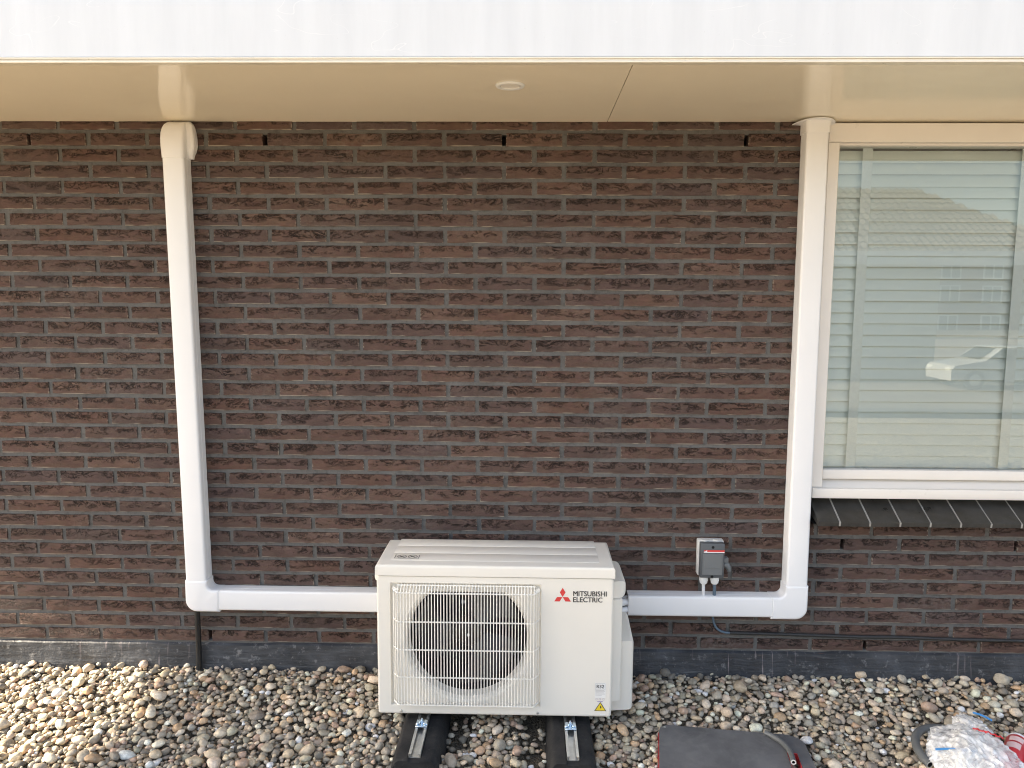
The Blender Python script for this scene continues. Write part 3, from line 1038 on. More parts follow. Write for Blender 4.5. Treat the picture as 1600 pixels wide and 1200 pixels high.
# printed emblem and lettering (thin inked film on the front)
INK_Y = AY0 - 0.0006
def flat(mb_, pts, y=INK_Y):
    mb_.add([(x, y, z) for x, z in pts], [tuple(range(len(pts)))])
def zx(u, v):                                            # emblem drawing grid -> panel coordinates
    return (0.094 + (u - 135) * (0.057 / 137.0), 0.434 + (205 - v) * (0.0485 / 115.0))
mb = MB()
flat(mb, [zx(*q) for q in ((203.5, 90), (227, 129), (203.5, 167), (180, 129))])
flat(mb, [zx(*q) for q in ((158, 168), (202.5, 168), (180, 205), (135, 205))])
flat(mb, [zx(*q) for q in ((204.5, 168), (249, 168), (272, 205), (227, 205))])
mb.build('emblem', MAT['red_ink'], ac, 0)
def text(s, name, mat, x0, z0, width, height, y, parent, bold=0.0):
    cu = bpy.data.curves.new(name, 'FONT')
    cu.body = s
    cu.size = 1.0
    cu.resolution_u = 3
    to = bpy.data.objects.new(name, cu)
    COL.objects.link(to)
    dg = bpy.context.evaluated_depsgraph_get()
    me = bpy.data.meshes.new_from_object(to.evaluated_get(dg))
    bpy.data.objects.remove(to)
    co = np.zeros(len(me.vertices) * 3)
    me.vertices.foreach_get('co', co)
    co = co.reshape(-1, 3)
    mn, mx = co.min(0), co.max(0)
    new = np.zeros_like(co)
    new[:, 0] = x0 + (co[:, 0] - mn[0]) / (mx[0] - mn[0]) * width
    new[:, 2] = z0 + (co[:, 1] - mn[1]) / (mx[1] - mn[1]) * height
    new[:, 1] = y
    me.vertices.foreach_set('co', new.ravel())
    if bold > 0:                                          # heavier strokes: the outline laid down again a hair to each side
        bm_ = bmesh.new()
        bm_.from_mesh(me)
        for dx_, dz_, dy_ in ((bold, 0, -.0001), (0, bold * .7, -.0002), (bold, bold * .7, -.0003)):
            ret_ = bmesh.ops.duplicate(bm_, geom=list(bm_.verts)[:len(co)] + list(bm_.edges)[:len(me.edges)] + list(bm_.faces)[:len(me.polygons)])
            for g_ in ret_['geom']:
                if isinstance(g_, bmesh.types.BMVert):
                    g_.co += Vector((dx_, dy_, dz_))
            bm_.verts.ensure_lookup_table(); bm_.edges.ensure_lookup_table(); bm_.faces.ensure_lookup_table()
        bm_.to_mesh(me)
        bm_.free()
    me.materials.clear()
    me.materials.append(mat)
    me.name = name
    return link(name, me, parent)
text('MITSUBISHI', 'lettering', MAT['ink'], 0.1585, 0.4535, 0.1135, 0.0175, INK_Y, ac, 0.0009)
text('ELECTRIC', 'lettering', MAT['ink'], 0.1585, 0.4320, 0.099, 0.0175, INK_Y, ac, 0.0009)
lab = MB(); flat(lab, [(0.2385, 0.0885), (0.2760, 0.0885), (0.2760, 0.1435), (0.2385, 0.1435)], AY0 - .0004)
lab = lab.build('refrigerant_label', MAT['sticker'], ac, 0)
text('R32', 'lettering', MAT['ink'], 0.2445, 0.1235, 0.025, 0.0125, AY0 - .0009, lab, 0.0006)
mb = MB()
for x0_, x1_, z0_, z1_ in ((0.2405, 0.2740, 0.1405, 0.1415), (0.2405, 0.2413, 0.119, 0.1405), (0.2732, 0.2740, 0.119, 0.1405), (0.2405, 0.2740, 0.118, 0.119)):
    flat(mb, [(x0_, z0_), (x1_, z0_), (x1_, z1_), (x0_, z1_)], AY0 - .0008)
for i, w_ in enumerate((.031, .033, .029, .033, .022)):
    z_ = 0.1145 - i * .0042
    flat(mb, [(0.2405, z_), (0.2405 + w_, z_), (0.2405 + w_, z_ + .0016), (0.2405, z_ + .0016)], AY0 - .0008)
mb.build('small_print', MAT['faint_ink'], lab, 0)
mb = MB()
for x0_ in (0.2420, 0.2530, 0.2660):
    for a, b_ in (((0, 0), (.006, .0008)), ((0, .006), (.006, .0068)), ((0, 0), (.0008, .0068)), ((.0052, 0), (.006, .0068))):
        flat(mb, [(x0_ + a[0], .0800 + a[1]), (x0_ + b_[0], .0800 + a[1]), (x0_ + b_[0], .0800 + b_[1]), (x0_ + a[0], .0800 + b_[1])])
flat(mb, [(0.246, .0735), (0.268, .0735), (0.266, .0765), (0.249, .0765)])
mb.build('symbol', MAT['violet_ink'], ac, 0)
wl = MB(); flat(wl, [(0.2375, 0.0405), (0.2790, 0.0405), (0.25825, 0.0735)])
wl = wl.build('warning_triangle', MAT['ink'], ac, 0)
m_ = MB(); flat(m_, [(0.2412, 0.0425), (0.2753, 0.0425), (0.25825, 0.0693)], INK_Y - .0004)
m_.build('yellow_field', MAT['yellow'], wl, 0)
m_ = MB(); flat(m_, [(0.2565, 0.046), (0.2592, 0.052), (0.2570, 0.0518), (0.2590, 0.060), (0.2612, 0.060), (0.2598, 0.0545), (0.2620, 0.0548)], INK_Y - .0008)
m_.build('bolt_symbol', MAT['ink'], wl, 0)
m_ = MB(); flat(m_, [(0.258, 0.0245), (0.2765, 0.0245), (0.2765, 0.0285), (0.258, 0.0285)])
m_.build('white_tab', MAT['white_print'], ac, 0)
# two round pictograms in a frame on the lid
mb = MB()
def lid_pt(x, y):
    return (x, y, LZ1 + .0019)
def lid_ring(cx, cy, rx, ry, w):
    V, F = [], []
    for i in range(28):
        a = 2 * math.pi * i / 28
        V += [lid_pt(cx + rx * math.cos(a), cy + ry * math.sin(a)), lid_pt(cx + (rx - w) * math.cos(a), cy + (ry - w) * math.sin(a))]
    for i in range(28):
        j = (i + 1) % 28
        F.append((2 * i, 2 * i + 1, 2 * j + 1, 2 * j))
    mb.add(V, F)
def lid_line(x0, y0, x1, y1, w):
    d = Vector((x1 - x0, y1 - y0)).normalized()
    nx, ny = -d.y * w, d.x * w
    mb.add([lid_pt(x0 + nx, y0 + ny), lid_pt(x0 - nx, y0 - ny), lid_pt(x1 - nx, y1 - ny), lid_pt(x1 + nx, y1 + ny)], [(0, 1, 2, 3)])
for cx in (-0.440, -0.402):
    lid_ring(cx, -0.278, 0.0165, 0.0165, 0.0026)
    lid_line(cx - .0115, -0.2665, cx + .0115, -0.2895, 0.0012)
lid_line(-0.446, -0.281, -0.433, -0.273, .002); lid_line(-0.448, -0.283, -0.44, -0.283, .002)
lid_line(-0.410, -0.281, -0.395, -0.274, .0016); lid_line(-0.409, -0.275, -0.397, -0.284, .0016)
for x_ in (-0.4635, -0.3795):
    lid_line(x_, -0.297, x_, -0.259, .0010)
lid_line(-0.4635, -0.297, -0.3795, -0.297, .0008)
mb.build('lid_pictogram', MAT['ink'], ac, 0)

# ------------------------------------------------------------------ rubber feet with rail and clamp
FLOOR = -0.098
def make_foot(x, label):
    t = thing('rubber_foot', label, 'mounting foot', (x, -0.30, FLOOR), 'rubber mounting feet under the unit')
    P = [(-.086, FLOOR), (.086, FLOOR), (.074, -.030), (.063, -.013), (.055, -.0085), (.022, -.0085), (.022, -.014), (-.022, -.014), (-.022, -.0085), (-.055, -.0085), (-.063, -.013), (-.074, -.030)]
    m_ = MB()
    y0, y1 = -0.05, -0.582
    V = [(x + u, y0, z) for u, z in P] + [(x + u, y1 + .010, z) for u, z in P] + [(x + u * .93, y1, FLOOR + (z - FLOOR) * .93) for u, z in P]
    n = len(P)
    F = [tuple(range(n)), tuple(range(3 * n - 1, 2 * n - 1, -1))]
    for k in range(2):
        F += [(k * n + i, k * n + (i + 1) % n, (k + 1) * n + (i + 1) % n, (k + 1) * n + i) for i in range(n)]
    m_.add(V, F)
    m_.build('rubber_block', MAT['rubber'], t, 40)
    r_ = MB()
    y0, y1 = -0.07, -0.566
    for a, b, z0, z1 in ((-.0195, .0195, -.0135, -.0115), (-.0195, -.0175, -.0115, .0005), (.0175, .0195, -.0115, .0005),
                         (-.0175, -.0105, -.0012, .0005), (.0105, .0175, -.0012, .0005)):
        r_.box(x + a, x + b, y1, y0, z0, z1)
    r_.build('slotted_rail', MAT['galv'], t, 0)
    c_ = MB()
    c_.box(x - .020, x + .020, -0.415, -0.370, .0015, .0050, .001)
    c_.box(x - .020, x - .006, -0.405, -0.377, .0052, .0095, .002, rot=Matrix.Rotation(R(-10), 3, 'Y'))
    c_.box(x + .006, x + .020, -0.405, -0.377, .0052, .0095, .002, rot=Matrix.Rotation(R(10), 3, 'Y'))
    c_.build('clamp_plate', MAT['zinc'], t, 40)
    MB().lathe([(0, .0165), (.0050, .0160), (.0066, .0145), (.0066, .0052)], (x, -0.392, 0), 'z', 6).lathe([(0.0, .022), (.0032, .0215), (.0032, .0160)], (x, -0.392, 0), 'z', 12).build('bolt', MAT['zinc'], t, 40)
    return t
make_foot(-0.358, 'black rubber mounting foot under the fan side of the air conditioner')
make_foot(0.1535, 'black rubber mounting foot under the lettered side of the air conditioner')

# ------------------------------------------------------------------ pipes between unit and duct
def pipe(name, label, cat, pts, r, mat, n=14, group=None):
    # smooth the path
    P = [Vector(p) for p in pts]
    out = []
    for i in range(len(P) - 1):
        p0, p1, p2, p3 = P[max(i - 1, 0)], P[i], P[i + 1], P[min(i + 2, len(P) - 1)]
        for s in range(8):
            t = s / 8
            out.append(0.5 * ((2 * p1) + (-p0 + p2) * t + (2 * p0 - 5 * p1 + 4 * p2 - p3) * t * t + (-p0 + 3 * p1 - 3 * p2 + p3) * t ** 3))
    out.append(P[-1])
    m_ = MB().tube(out, r, n)
    o = m_.build(name, mat, None, 50)
    return tag(o, label, cat, group)
pipe('insulated_pipe', 'upper thick white insulated pipe between air conditioner and duct', 'pipe', [(0.30, -.10, .302), (0.36, -.055, .309), (0.43, -.032, .306), (0.5, -.03, .305)], 0.0135, MAT['insul'])
pipe('insulated_pipe', 'lower thick white insulated pipe between air conditioner and duct', 'pipe', [(0.30, -.11, .272), (0.36, -.06, .279), (0.43, -.033, .279), (0.5, -.031, .279)], 0.0125, MAT['insul'])
pipe('cable', 'pale cable sloping up into the duct above the insulated pipes', 'cable', [(0.31, -.08, .318), (0.36, -.05, .326), (0.42, -.03, .328), (0.5, -.028, .328)], 0.0052, MAT['grey_cable'], 10)
pipe('cable', 'grey cable sloping into the duct below the insulated pipes', 'cable', [(0.31, -.10, .240), (0.36, -.06, .254), (0.42, -.035, .2625), (0.5, -.03, .2625)], 0.0048, MAT['grey_cable'], 10)

# ------------------------------------------------------------------ isolator switch
sw = thing('isolator_switch', 'grey isolator switch box with red stripe on the brick wall', 'switch', (0.70, 0, 0.48))
mb = MB().box(0.651, 0.748, -0.036, -0.001, 0.414, 0.5525, 0.005, 2)
for x_ in (0.676, 0.722):
    mb.tube([(x_, -0.030, 0.5500), (x_, -0.030, 0.5545)], 0.014, 16)
mb.build('back_box', MAT['lightgrey'], sw, 40)
cv = MB().box(0.6545, 0.7445, -0.066, -0.0365, 0.415, 0.5495, 0.0035, 2).build('cover', MAT['grey_dark'], sw, 40)
mb = MB().box(0.6620, 0.7370, -0.0695, -0.0662, 0.4280, 0.5100, 0.001)
mb.box(0.6680, 0.7310, -0.0712, -0.0697, 0.4560, 0.5040, 0.0006)
mb.build('label_plate', MAT['grey_box'], cv, 30)
mb = MB().box(0.6660, 0.7435, -0.0672, -0.0663, 0.5175, 0.5245)
mb.build('red_stripe', MAT['red_ink'], cv, 0)
mb = MB().box(0.6660, 0.7435, -0.0674, -0.0663, 0.5142, 0.5172)
mb.add([(0.664, -.0676, .5172), (0.678, -.0676, .5172), (0.678, -.0676, .5240)], [(0, 1, 2)])
mb.build('white_stripe', MAT['white_print'], cv, 0)
for z_ in (0.5350, 0.4205):
    MB().lathe([(0.0, -0.0672), (0.0048, -0.0674), (0.0055, -0.0660)], (0.7000, 0, z_), 'y', 12).build('screw', MAT['black'], cv, 40)
mb = MB().box(0.7450, 0.7640, -0.052, -0.026, 0.4680, 0.4900, 0.003)
mb.tube([(0.748, -0.040, 0.462), (0.760, -0.040, 0.458), (0.7685, -0.040, 0.445), (0.7700, -0.040, 0.434)], [.012, .0125, .010, .007], 10)
mb.build('rotary_handle', MAT['grey_box'], sw, 40)
for x_, c_ in ((0.6745, 'white'), (0.7165, 'blue')):
    MB().lathe([(0.0155, .4145), (0.0165, .412), (0.0165, .398), (0.0150, .395), (0.0140, .388), (0.0095, .383), (0.0062, .3825)], (x_, -.040, 0), 'z', 16).build('cable_gland', MAT['white_paint'], sw, 30)
pipe('cable', 'short white cable from the switch box down into the duct', 'cable', [(0.6745, -.040, .384), (0.6755, -.040, .36), (0.6765, -.038, .330)], 0.0060, MAT['white_cable'], 12)
pipe('cable', 'short blue grey cable from the switch box down into the duct', 'cable', [(0.7165, -.040, .384), (0.7175, -.040, .36), (0.7180, -.038, .330)], 0.0063, MAT['blue_cable'], 12)
pipe('cable', 'blue grey cable curling out below the duct onto the brick', 'cable', [(0.722, -.012, .268), (0.723, -.011, .235), (0.732, -.010, .203), (0.750, -.010, .184), (0.775, -.010, .176), (0.80, -.008, .1745)], 0.0048, MAT['blue_cable'], 10)
pts = [(0.79, -.008, .1745)] + [(0.85 + i * .15, -.0085 - .002 * (i % 2), .1735 - .0155 * (i / 8.0) + .0012 * math.sin(i * 1.9)) for i in range(16)]
pipe('cable', 'dusty black cable running level along the brick below the window', 'cable', pts, 0.0066, MAT['black_cable'], 10)
pipe('drain_pipe', 'black pipe dropping from the duct corner to the gravel', 'pipe', [(-1.2915, -.022, .27), (-1.2915, -.022, .15), (-1.2905, -.024, .08), (-1.2895, -.034, .0)], 0.0105, MAT['black_pipe'], 14)

# ------------------------------------------------------------------ window and blind
win = thing('window', 'wide white framed window over dark sloping sill tiles', 'window', (2.0, 0, 0.722))
FXL, FXR = WIN_X0, WIN_X1
fr = MB()
fr.box(FXL, FXL + .041, -0.012, 0.10, 0.758, 2.0285, 0.002)
fr.box(FXR - .041, FXR, -0.012, 0.10, 0.758, 2.0285, 0.002)
fr.box(FXL - .0, FXR + .0, -0.0135, 0.10, 2.029, 2.0965, 0.002)
fr.build('frame', MAT['frame'], win, 40)
fr = MB()
fr.box(FXL - .001, FXR, -0.030, 0.10, 0.7195, 0.7570, 0.003, 2)
V = [(FXL + .041, -0.010, .757), (FXR - .041, -0.010, .757), (FXR - .041, 0.030, .781), (FXL + .041, 0.030, .781), (FXL + .041, 0.10, .757), (FXR - .041, 0.10, .757)]
fr.add(V, [(0, 1, 2, 3), (3, 2, 5, 4)])
fr.build('sill_board', MAT['frame'], win, 40)
fr = MB()
fr.box(FXL + .0415, FXR - .0415, 0.004, 0.06, 0.7865, 0.8230, 0.003, 2)
fr.box(FXL + .0412, FXL + .0460, 0.004, 0.06, 0.8235, 2.0195, 0.001)
fr.box(FXR - .0460, FXR - .0412, 0.004, 0.06, 0.8235, 2.0195, 0.001)
fr.box(FXL + .0412, FXR - .0412, 0.0035, 0.06, 2.0200, 2.0288, 0.001)
fr.build('glazing_bead', MAT['frame'], win, 40)
pm = MB().box(FXL + .0455, FXR - .0455, 0.0300, 0.0302, 0.8225, 2.0205)
pane = bpy.data.meshes.new('pane')
pane.from_pydata([(FXL + .044, .030, .8215), (FXR - .044, .030, .8215), (FXR - .044, .030, 2.0215), (FXL + .044, .030, 2.0215)], [], [(0, 1, 2, 3)])
pane.materials.append(MAT['glass'])
link('pane', pane, win)

bl = thing('venetian_blind', 'closed pale venetian blind with wide tapes behind the window glass', 'blind', (2.0, 0.1, 2.05))
BX0, BX1 = FXL + .030, FXR - .03
MB().box(BX0, BX1, 0.050, 0.105, 2.0300, 2.085, 0.002).box(BX0 - .0, BX0 + .05, 0.048, 0.0498, 2.0345, 2.052).build('headrail', MAT['slat'], bl, 40)
sp = MB()
P = []
for i in range(7):
    t = i / 6 - .5
    P.append((0.050 * t, 0.0022 * (1 - (2 * t) ** 2)))
tilt = R(69)
pts2 = [(-(u * math.cos(tilt)) - w * math.sin(tilt), -u * math.sin(tilt) * -1 - w * math.cos(tilt) * -0) for u, w in P]
V, F = [], []
for u, w in P:
    y = u * math.cos(tilt) - w * math.sin(tilt)
    z = u * math.sin(tilt) + w * math.cos(tilt)
    V += [(BX0, y, z), (BX1, y, z)]
for i in range(6):
    F.append((2 * i, 2 * i + 1, 2 * i + 3, 2 * i + 2))
sp.add(V, F)
SL0, SLP = 1.9935, 0.0425
first = sp.build('slat', MAT['slat'], bl, 60, loc=None)
for i in range(30):
    z = SL0 - SLP * i
    if z < 0.79:
        break
    if i == 0:
        o = first
    else:
        o = first.copy()
        COL.objects.link(o)
    o.location = (2.0 - 2.0, 0.078 + 0.0006 * (i % 3), z + 0.0012 * math.sin(i * 2.3))
    o.parent = bl
    o.matrix_parent_inverse = bl.matrix_basis.inverted()
for xc in (1.245, 1.826, 2.41):
    MB().box(xc - .0185, xc + .0185, 0.0535, 0.0545, 0.805, 2.031).build('ladder_tape', MAT['tape'], bl, 0)
rm = MB()
rm.box(FXL - .3, FXR + .3, 2.4, 2.45, -0.1, 2.5)
rm.box(FXL - .35, FXL - .3, 0.30, 2.45, -0.1, 2.5)
rm.box(FXR + .3, FXR + .34, 0.30, 2.45, -0.1, 2.5)
rm.box(FXL - .3, FXR + .3, 0.30, 2.4, -0.1, -0.05)
rm.box(FXL - .3, FXR + .3, 0.30, 2.4, 2.40, 2.43)
rm = rm.build('room', MAT['room'], None, 0)
rm['kind'] = 'structure'

# ------------------------------------------------------------------ pebbles
GX, GXE, GY0_, GY1_ = -2.85, 2.80, -1.3, 0.02
CELL = 0.004
nxg, nyg = int((GXE - GX) / CELL), int((GY1_ - GY0_) / CELL)
yy = GY0_ + (np.arange(nyg) + .5) * CELL
xx = GX + (np.arange(nxg) + .5) * CELL
def floor_h(y):
    t = np.clip((y + 0.42) / 0.36, 0, 1)
    return -0.094 + 0.058 * t * t * (3 - 2 * t)
ID = np.full((nyg, nxg), -1, np.int32)
H = np.repeat(floor_h(yy)[:, None], nxg, 1)
def blocked(x, y, rad):
    for fx in (-0.358, 0.1535):
        if abs(x - fx) < .074 + rad * .4 and y > -0.588 - rad * .5:
            return True
    if ((x - 0.045) / .075) ** 2 + ((y + .40) / .20) ** 2 < 1 and rng.random() < .93:
        return True
    if ((x + 0.255) / .065) ** 2 + ((y + .32) / .17) ** 2 < 1 and rng.random() < .93:
        return True
    if -0.30 < x < 0.12 and y > -0.30 and rng.random() < .5:
        return True
    return False
def ico(sub, seed):
    bm_ = bmesh.new()
    bmesh.ops.create_icosphere(bm_, subdivisions=sub, radius=1.0)
    rr = random.Random(seed)
    off = Vector((rr.uniform(0, 50), rr.uniform(0, 50), rr.uniform(0, 50)))
    cuts = [(Vector((rr.gauss(0, 1), rr.gauss(0, 1), rr.gauss(0, .7))).normalized(), rr.uniform(.66, .92)) for _ in range(rr.randint(3, 7))]
    for v in bm_.verts:
        d = v.co.normalized()
        k = 1 + 0.17 * mnoise.noise(d * 1.2 + off) + 0.06 * mnoise.noise(d * 2.9 + off)
        p = d * k
        for cn, cd_ in cuts:                             # worn flats
            s = p.dot(cn) - cd_
            if s > 0:
                p -= cn * s * .8
        v.co = p
    bm_.verts.ensure_lookup_table()
    V = np.array([v.co[:] for v in bm_.verts])
    F = np.array([[v.index for v in f.verts] for f in bm_.faces])
    bm_.free()
    return V, F
SH_LO = [ico(2, s) for s in range(16)]
SH_HI = [ico(3, s) for s in range(16)]
PAL = [((0.30, 0.25, 0.18), 20), ((0.23, 0.21, 0.18), 18), ((0.40, 0.36, 0.30), 12), ((0.17, 0.155, 0.135), 11), ((0.32, 0.21, 0.115), 7),
       ((0.54, 0.49, 0.42), 6), ((0.12, 0.115, 0.105), 7), ((0.27, 0.18, 0.14), 6), ((0.24, 0.235, 0.19), 7), ((0.36, 0.29, 0.23), 10), ((0.22, 0.225, 0.215), 3)]
pal_c = np.array([c for c, w in PAL])
pal_w = np.array([w for c, w in PAL], float); pal_w /= pal_w.sum()
VV, FF, CC = [], [], []
vb = 0
NP = 43000
half = NP
for it in range(NP):
    best = None
    a = min(0.030, max(0.0062, 0.0103 * math.exp(nrng.normal(0, .36))))
    b = a * nrng.uniform(.62, .95)
    c = b * nrng.uniform(.50, .85)
    th = nrng.uniform(0, math.pi)
    ct, st_ = math.cos(th), math.sin(th)
    for tr in range(4):
        x = nrng.uniform(GX + .03, GXE - .03)
        y = GY0_ + .03 + (GY1_ - GY0_ - .035) * nrng.random()
        if y + b > 0.004:
            y = -0.004 - b * nrng.random()
        if blocked(x, y, a):
            continue
        i0, i1 = int((x - a - GX) / CELL), int((x + a - GX) / CELL) + 1
        j0, j1 = int((y - a - GY0_) / CELL), int((y + a - GY0_) / CELL) + 1
        i0, j0 = max(i0, 0), max(j0, 0)
        i1, j1 = min(i1, nxg), min(j1, nyg)
        sub = H[j0:j1, i0:i1]
        if sub.size < 4:
            continue
        X, Y_ = np.meshgrid(xx[i0:i1] - x, yy[j0:j1] - y)
        u = (X * ct + Y_ * st_) / a
        w = (-X * st_ + Y_ * ct) / b
        q = u * u + w * w
        ins = q < 1
        if not ins.any():
            continue
        low = -c * np.sqrt(1 - q[ins])
        zc = np.percentile(sub[ins] - low, 82)
        lift = zc - floor_h(y)
        if best is None or lift < best[0]:
            best = (lift, x, y, zc, i0, i1, j0, j1, ins, q, X, Y_)
    if best is None or best[0] > 0.052:
        continue
    lift, x, y, zc, i0, i1, j0, j1, ins, q, X, Y_ = best
    if 0.39 < x < 0.94 and y < -0.345 and zc + c > -0.036:   # pressed flat under the kneeling mat
        continue
    top = np.where(ins, zc + c * np.sqrt(np.clip(1 - q, 0, 1)), -9)
    hv, iv = H[j0:j1, i0:i1], ID[j0:j1, i0:i1]
    iv[top > hv] = len(VV)
    np.maximum(hv, top, out=hv)
    # tilt with the local slope and a little chance
    big_ = a > .0160 and abs(x) < 2.0 and y > -0.72
    V, F = (SH_HI if big_ else SH_LO)[nrng.integers(16)]
    tx_, ty_ = nrng.normal(0, .22), nrng.normal(0, .22)
    rot = Matrix.Rotation(th, 3, 'Z') @ Matrix.Rotation(tx_, 3, 'X') @ Matrix.Rotation(ty_, 3, 'Y')
    Rm = np.array(rot)
    P = (V * np.array([a, b, c])) @ Rm.T + np.array([x, y, zc])
    VV.append(P)
    FF.append(F)
    col = pal_c[nrng.choice(len(pal_c), p=pal_w)] * np.array([1.80, 1.67, 1.46]) * nrng.uniform(.78, 1.2) * (1 + nrng.normal(0, .018, 3))
    lum = col.mean()
    col = col * .62 + .38 * lum * np.array([1.10, 1.0, .84])
    cc = np.ones((len(P), 4)); cc[:, :3] = np.clip(col, .03, .70)
    CC.append(cc)
seen = np.bincount(ID[ID >= 0], minlength=len(VV))        # stones wholly buried by later ones are left out
keep = [i for i in range(len(VV)) if seen[i] >= 3]
vb, F2 = 0, []
for i in keep:
    F2.append(FF[i] + vb)
    vb += len(VV[i])
VV, FF, CC = np.concatenate([VV[i] for i in keep]), np.concatenate(F2), np.concatenate([CC[i] for i in keep])
me = bpy.data.meshes.new('gravel')
me.vertices.add(len(VV)); me.vertices.foreach_set('co', VV.ravel())
me.loops.add(FF.size); me.loops.foreach_set('vertex_index', FF.ravel().astype(np.int32))
me.polygons.add(len(FF)); me.polygons.foreach_set('loop_start', np.arange(0, FF.size, 3, dtype=np.int32))
me.polygons.foreach_set('use_smooth', np.ones(len(FF), bool))
me.update()
at = me.color_attributes.new('col', 'FLOAT_COLOR', 'POINT')
at.data.foreach_set('color', CC.ravel())
me.materials.append(MAT['pebble'])
gr = link('gravel', me, None, 'stuff')
V, F = [], []                                            # the gritty bed the pebbles lie in
gx_ = np.concatenate([[-9, -5, -3], np.linspace(GX, GXE, 225), [3, 5, 9]]); gy_ = np.concatenate([np.linspace(-1.42, 0.0, 56), [0.05]])
for y in gy_:
    for x in gx_:
        i, j = int((x - GX) / CELL), int((y - GY0_) / CELL)
        blk = H[max(0, j - 4):j + 5, max(0, i - 4):i + 5] if 0 <= i < nxg and 0 <= j < nyg else None
        z = float(np.percentile(blk, 30)) - .009 if blk is not None and blk.size else float(floor_h(y))
        V.append((x, y, z + .003 * mnoise.noise(Vector((x * 40, y * 40, 3)))))
n_ = len(gx_)
for j in range(len(gy_) - 1):
    for i in range(n_ - 1):
        F.append((j * n_ + i, j * n_ + i + 1, (j + 1) * n_ + i + 1, (j + 1) * n_ + i))
m_ = MB(); m_.add(V, F)
m_ = m_.build('gravel_bed', MAT['soil'], None, 60)
m_['kind'] = 'structure'
def gravel_top(x, y):
    i, j = int((x - GX) / CELL), int((y - GY0_) / CELL)
    return float(H[max(0, j - 3):j + 4, max(0, i - 3):i + 4].max())

# ------------------------------------------------------------------ kneeling board with a hose offcut
kb = thing('kneeling_mat', 'dark grey foam kneeling mat with red edge and handle slot', 'mat', (0.68, -0.50, -0.04))
out = []
def arc(cx, cy, r, a0, a1, n=7):
    for i in range(n):
        a = R(a0 + (a1 - a0) * i / (n - 1))
        out.append((cx + r * math.cos(a), cy + r * math.sin(a)))
arc(0.505, -0.357, 0.040, 180, 95)
arc(0.885, -0.425, 0.062, 82, 8)
out += [(0.915, -0.75)]
out += [(0.405, -0.72)]
out = out[::-1]                                           # counter-clockwise seen from above? fixed by recalculation
slot = [(0.868, -0.470), (0.900, -0.476), (0.878, -0.640), (0.846, -0.634)]
MZ = -0.030
def plate(pts, z0, z1, hole_pts=None, r=0.0):
    """flat board in the x-y plane, with an optional hole, as closed mesh"""
    bm_ = bmesh.new()
    def loop(ps):
        vs_ = [bm_.verts.new((x, y, z1)) for x, y in ps]
        es = [bm_.edges.new((vs_[i], vs_[(i + 1) % len(vs_)])) for i in range(len(vs_))]
        return es
    es = loop(pts)
    if hole_pts:
        es += loop(hole_pts)
    bmesh.ops.triangle_fill(bm_, edges=es, use_beauty=True)
    ret = bmesh.ops.extrude_face_region(bm_, geom=list(bm_.faces))
    for g in ret['geom']:
        if isinstance(g, bmesh.types.BMVert):
            g.co.z = z0
    bmesh.ops.recalc_face_normals(bm_, faces=bm_.faces)
    m_ = MB(); m_.bm(bm_)
    return m_
plate(out, MZ - .016, MZ, slot).build('foam_pad', MAT['foam'], kb, 40)
def grow(ps, d):
    cx = sum(p[0] for p in ps) / len(ps); cy = sum(p[1] for p in ps) / len(ps)
    res = []
    for x, y in ps:
        v = Vector((x - cx, y - cy)); L_ = v.length
        v *= (L_ + d) / L_
        res.append((cx + v.x, cy + v.y))
    return res
plate(grow(out, .0035), MZ - .034, MZ - .0165, grow(slot, -.001)).build('red_base', MAT['red'], kb, 40)
mb = MB()
sl_in = grow(slot, -.0045)
V = [(x, y, MZ + .0012) for x, y in slot] + [(x, y, MZ + .0012) for x, y in sl_in] + [(x, y, MZ - .03) for x, y in sl_in]
F = [(i, (i + 1) % 4, (i + 1) % 4 + 4, i + 4) for i in range(4)] + [(i + 4, (i + 1) % 4 + 4, (i + 1) % 4 + 8, i + 8) for i in range(4)]
mb.add(V, F)
mb.build('slot_rim', MAT['red'], kb, 0)
hz = MZ + .0095
hose_pts = [(0.826, -0.372, hz), (0.845, -0.392, hz), (0.866, -0.43, hz), (0.874, -0.47, hz), (0.872, -0.505, hz), (0.866, -0.540, hz)]
ho = thing('hose_offcut', 'short curved grey hose offcut lying on the kneeling mat', 'hose', (0.86, -0.45, hz))
def smooth_path(pts, n=8):
    P = [Vector(p) for p in pts]
    o_ = []
    for i in range(len(P) - 1):
        p0, p1, p2, p3 = P[max(i - 1, 0)], P[i], P[i + 1], P[min(i + 2, len(P) - 1)]
        for s in range(n):
            t = s / n
            o_.append(0.5 * ((2 * p1) + (-p0 + p2) * t + (2 * p0 - 5 * p1 + 4 * p2 - p3) * t * t + (-p0 + 3 * p1 - 3 * p2 + p3) * t ** 3))
    o_.append(P[-1])
    return o_
def hollow(mb_, path, ro, ri, n=16):
    mb_.tube(path, ro, n, cap=False, mi=0)
    for end, s in ((0, 1), (-1, -1)):
        p = path[end]
        d = (path[1] - path[0]).normalized() if end == 0 else (path[-2] - path[-1]).normalized()
        ax = d.cross(Vector((0, 0, 1))).normalized()
        bx = d.cross(ax)
        V, F = [], []
        for rad, dep in ((ro, 0), (ri, 0), (ri, .02), (0.0001, .02)):
            for k in range(n):
                a = 2 * math.pi * k / n
                V.append(p + d * dep + (ax * math.cos(a) + bx * math.sin(a)) * rad)
        for i in range(3):
            for k in range(n):
                F.append((i * n + k, i * n + (k + 1) % n, (i + 1) * n + (k + 1) % n, (i + 1) * n + k))
        mb_.add(V, F[:n], 1)
        mb_.add(V, F[n:], 2)
mb = MB(); hollow(mb, smooth_path(hose_pts), 0.0088, 0.0048)
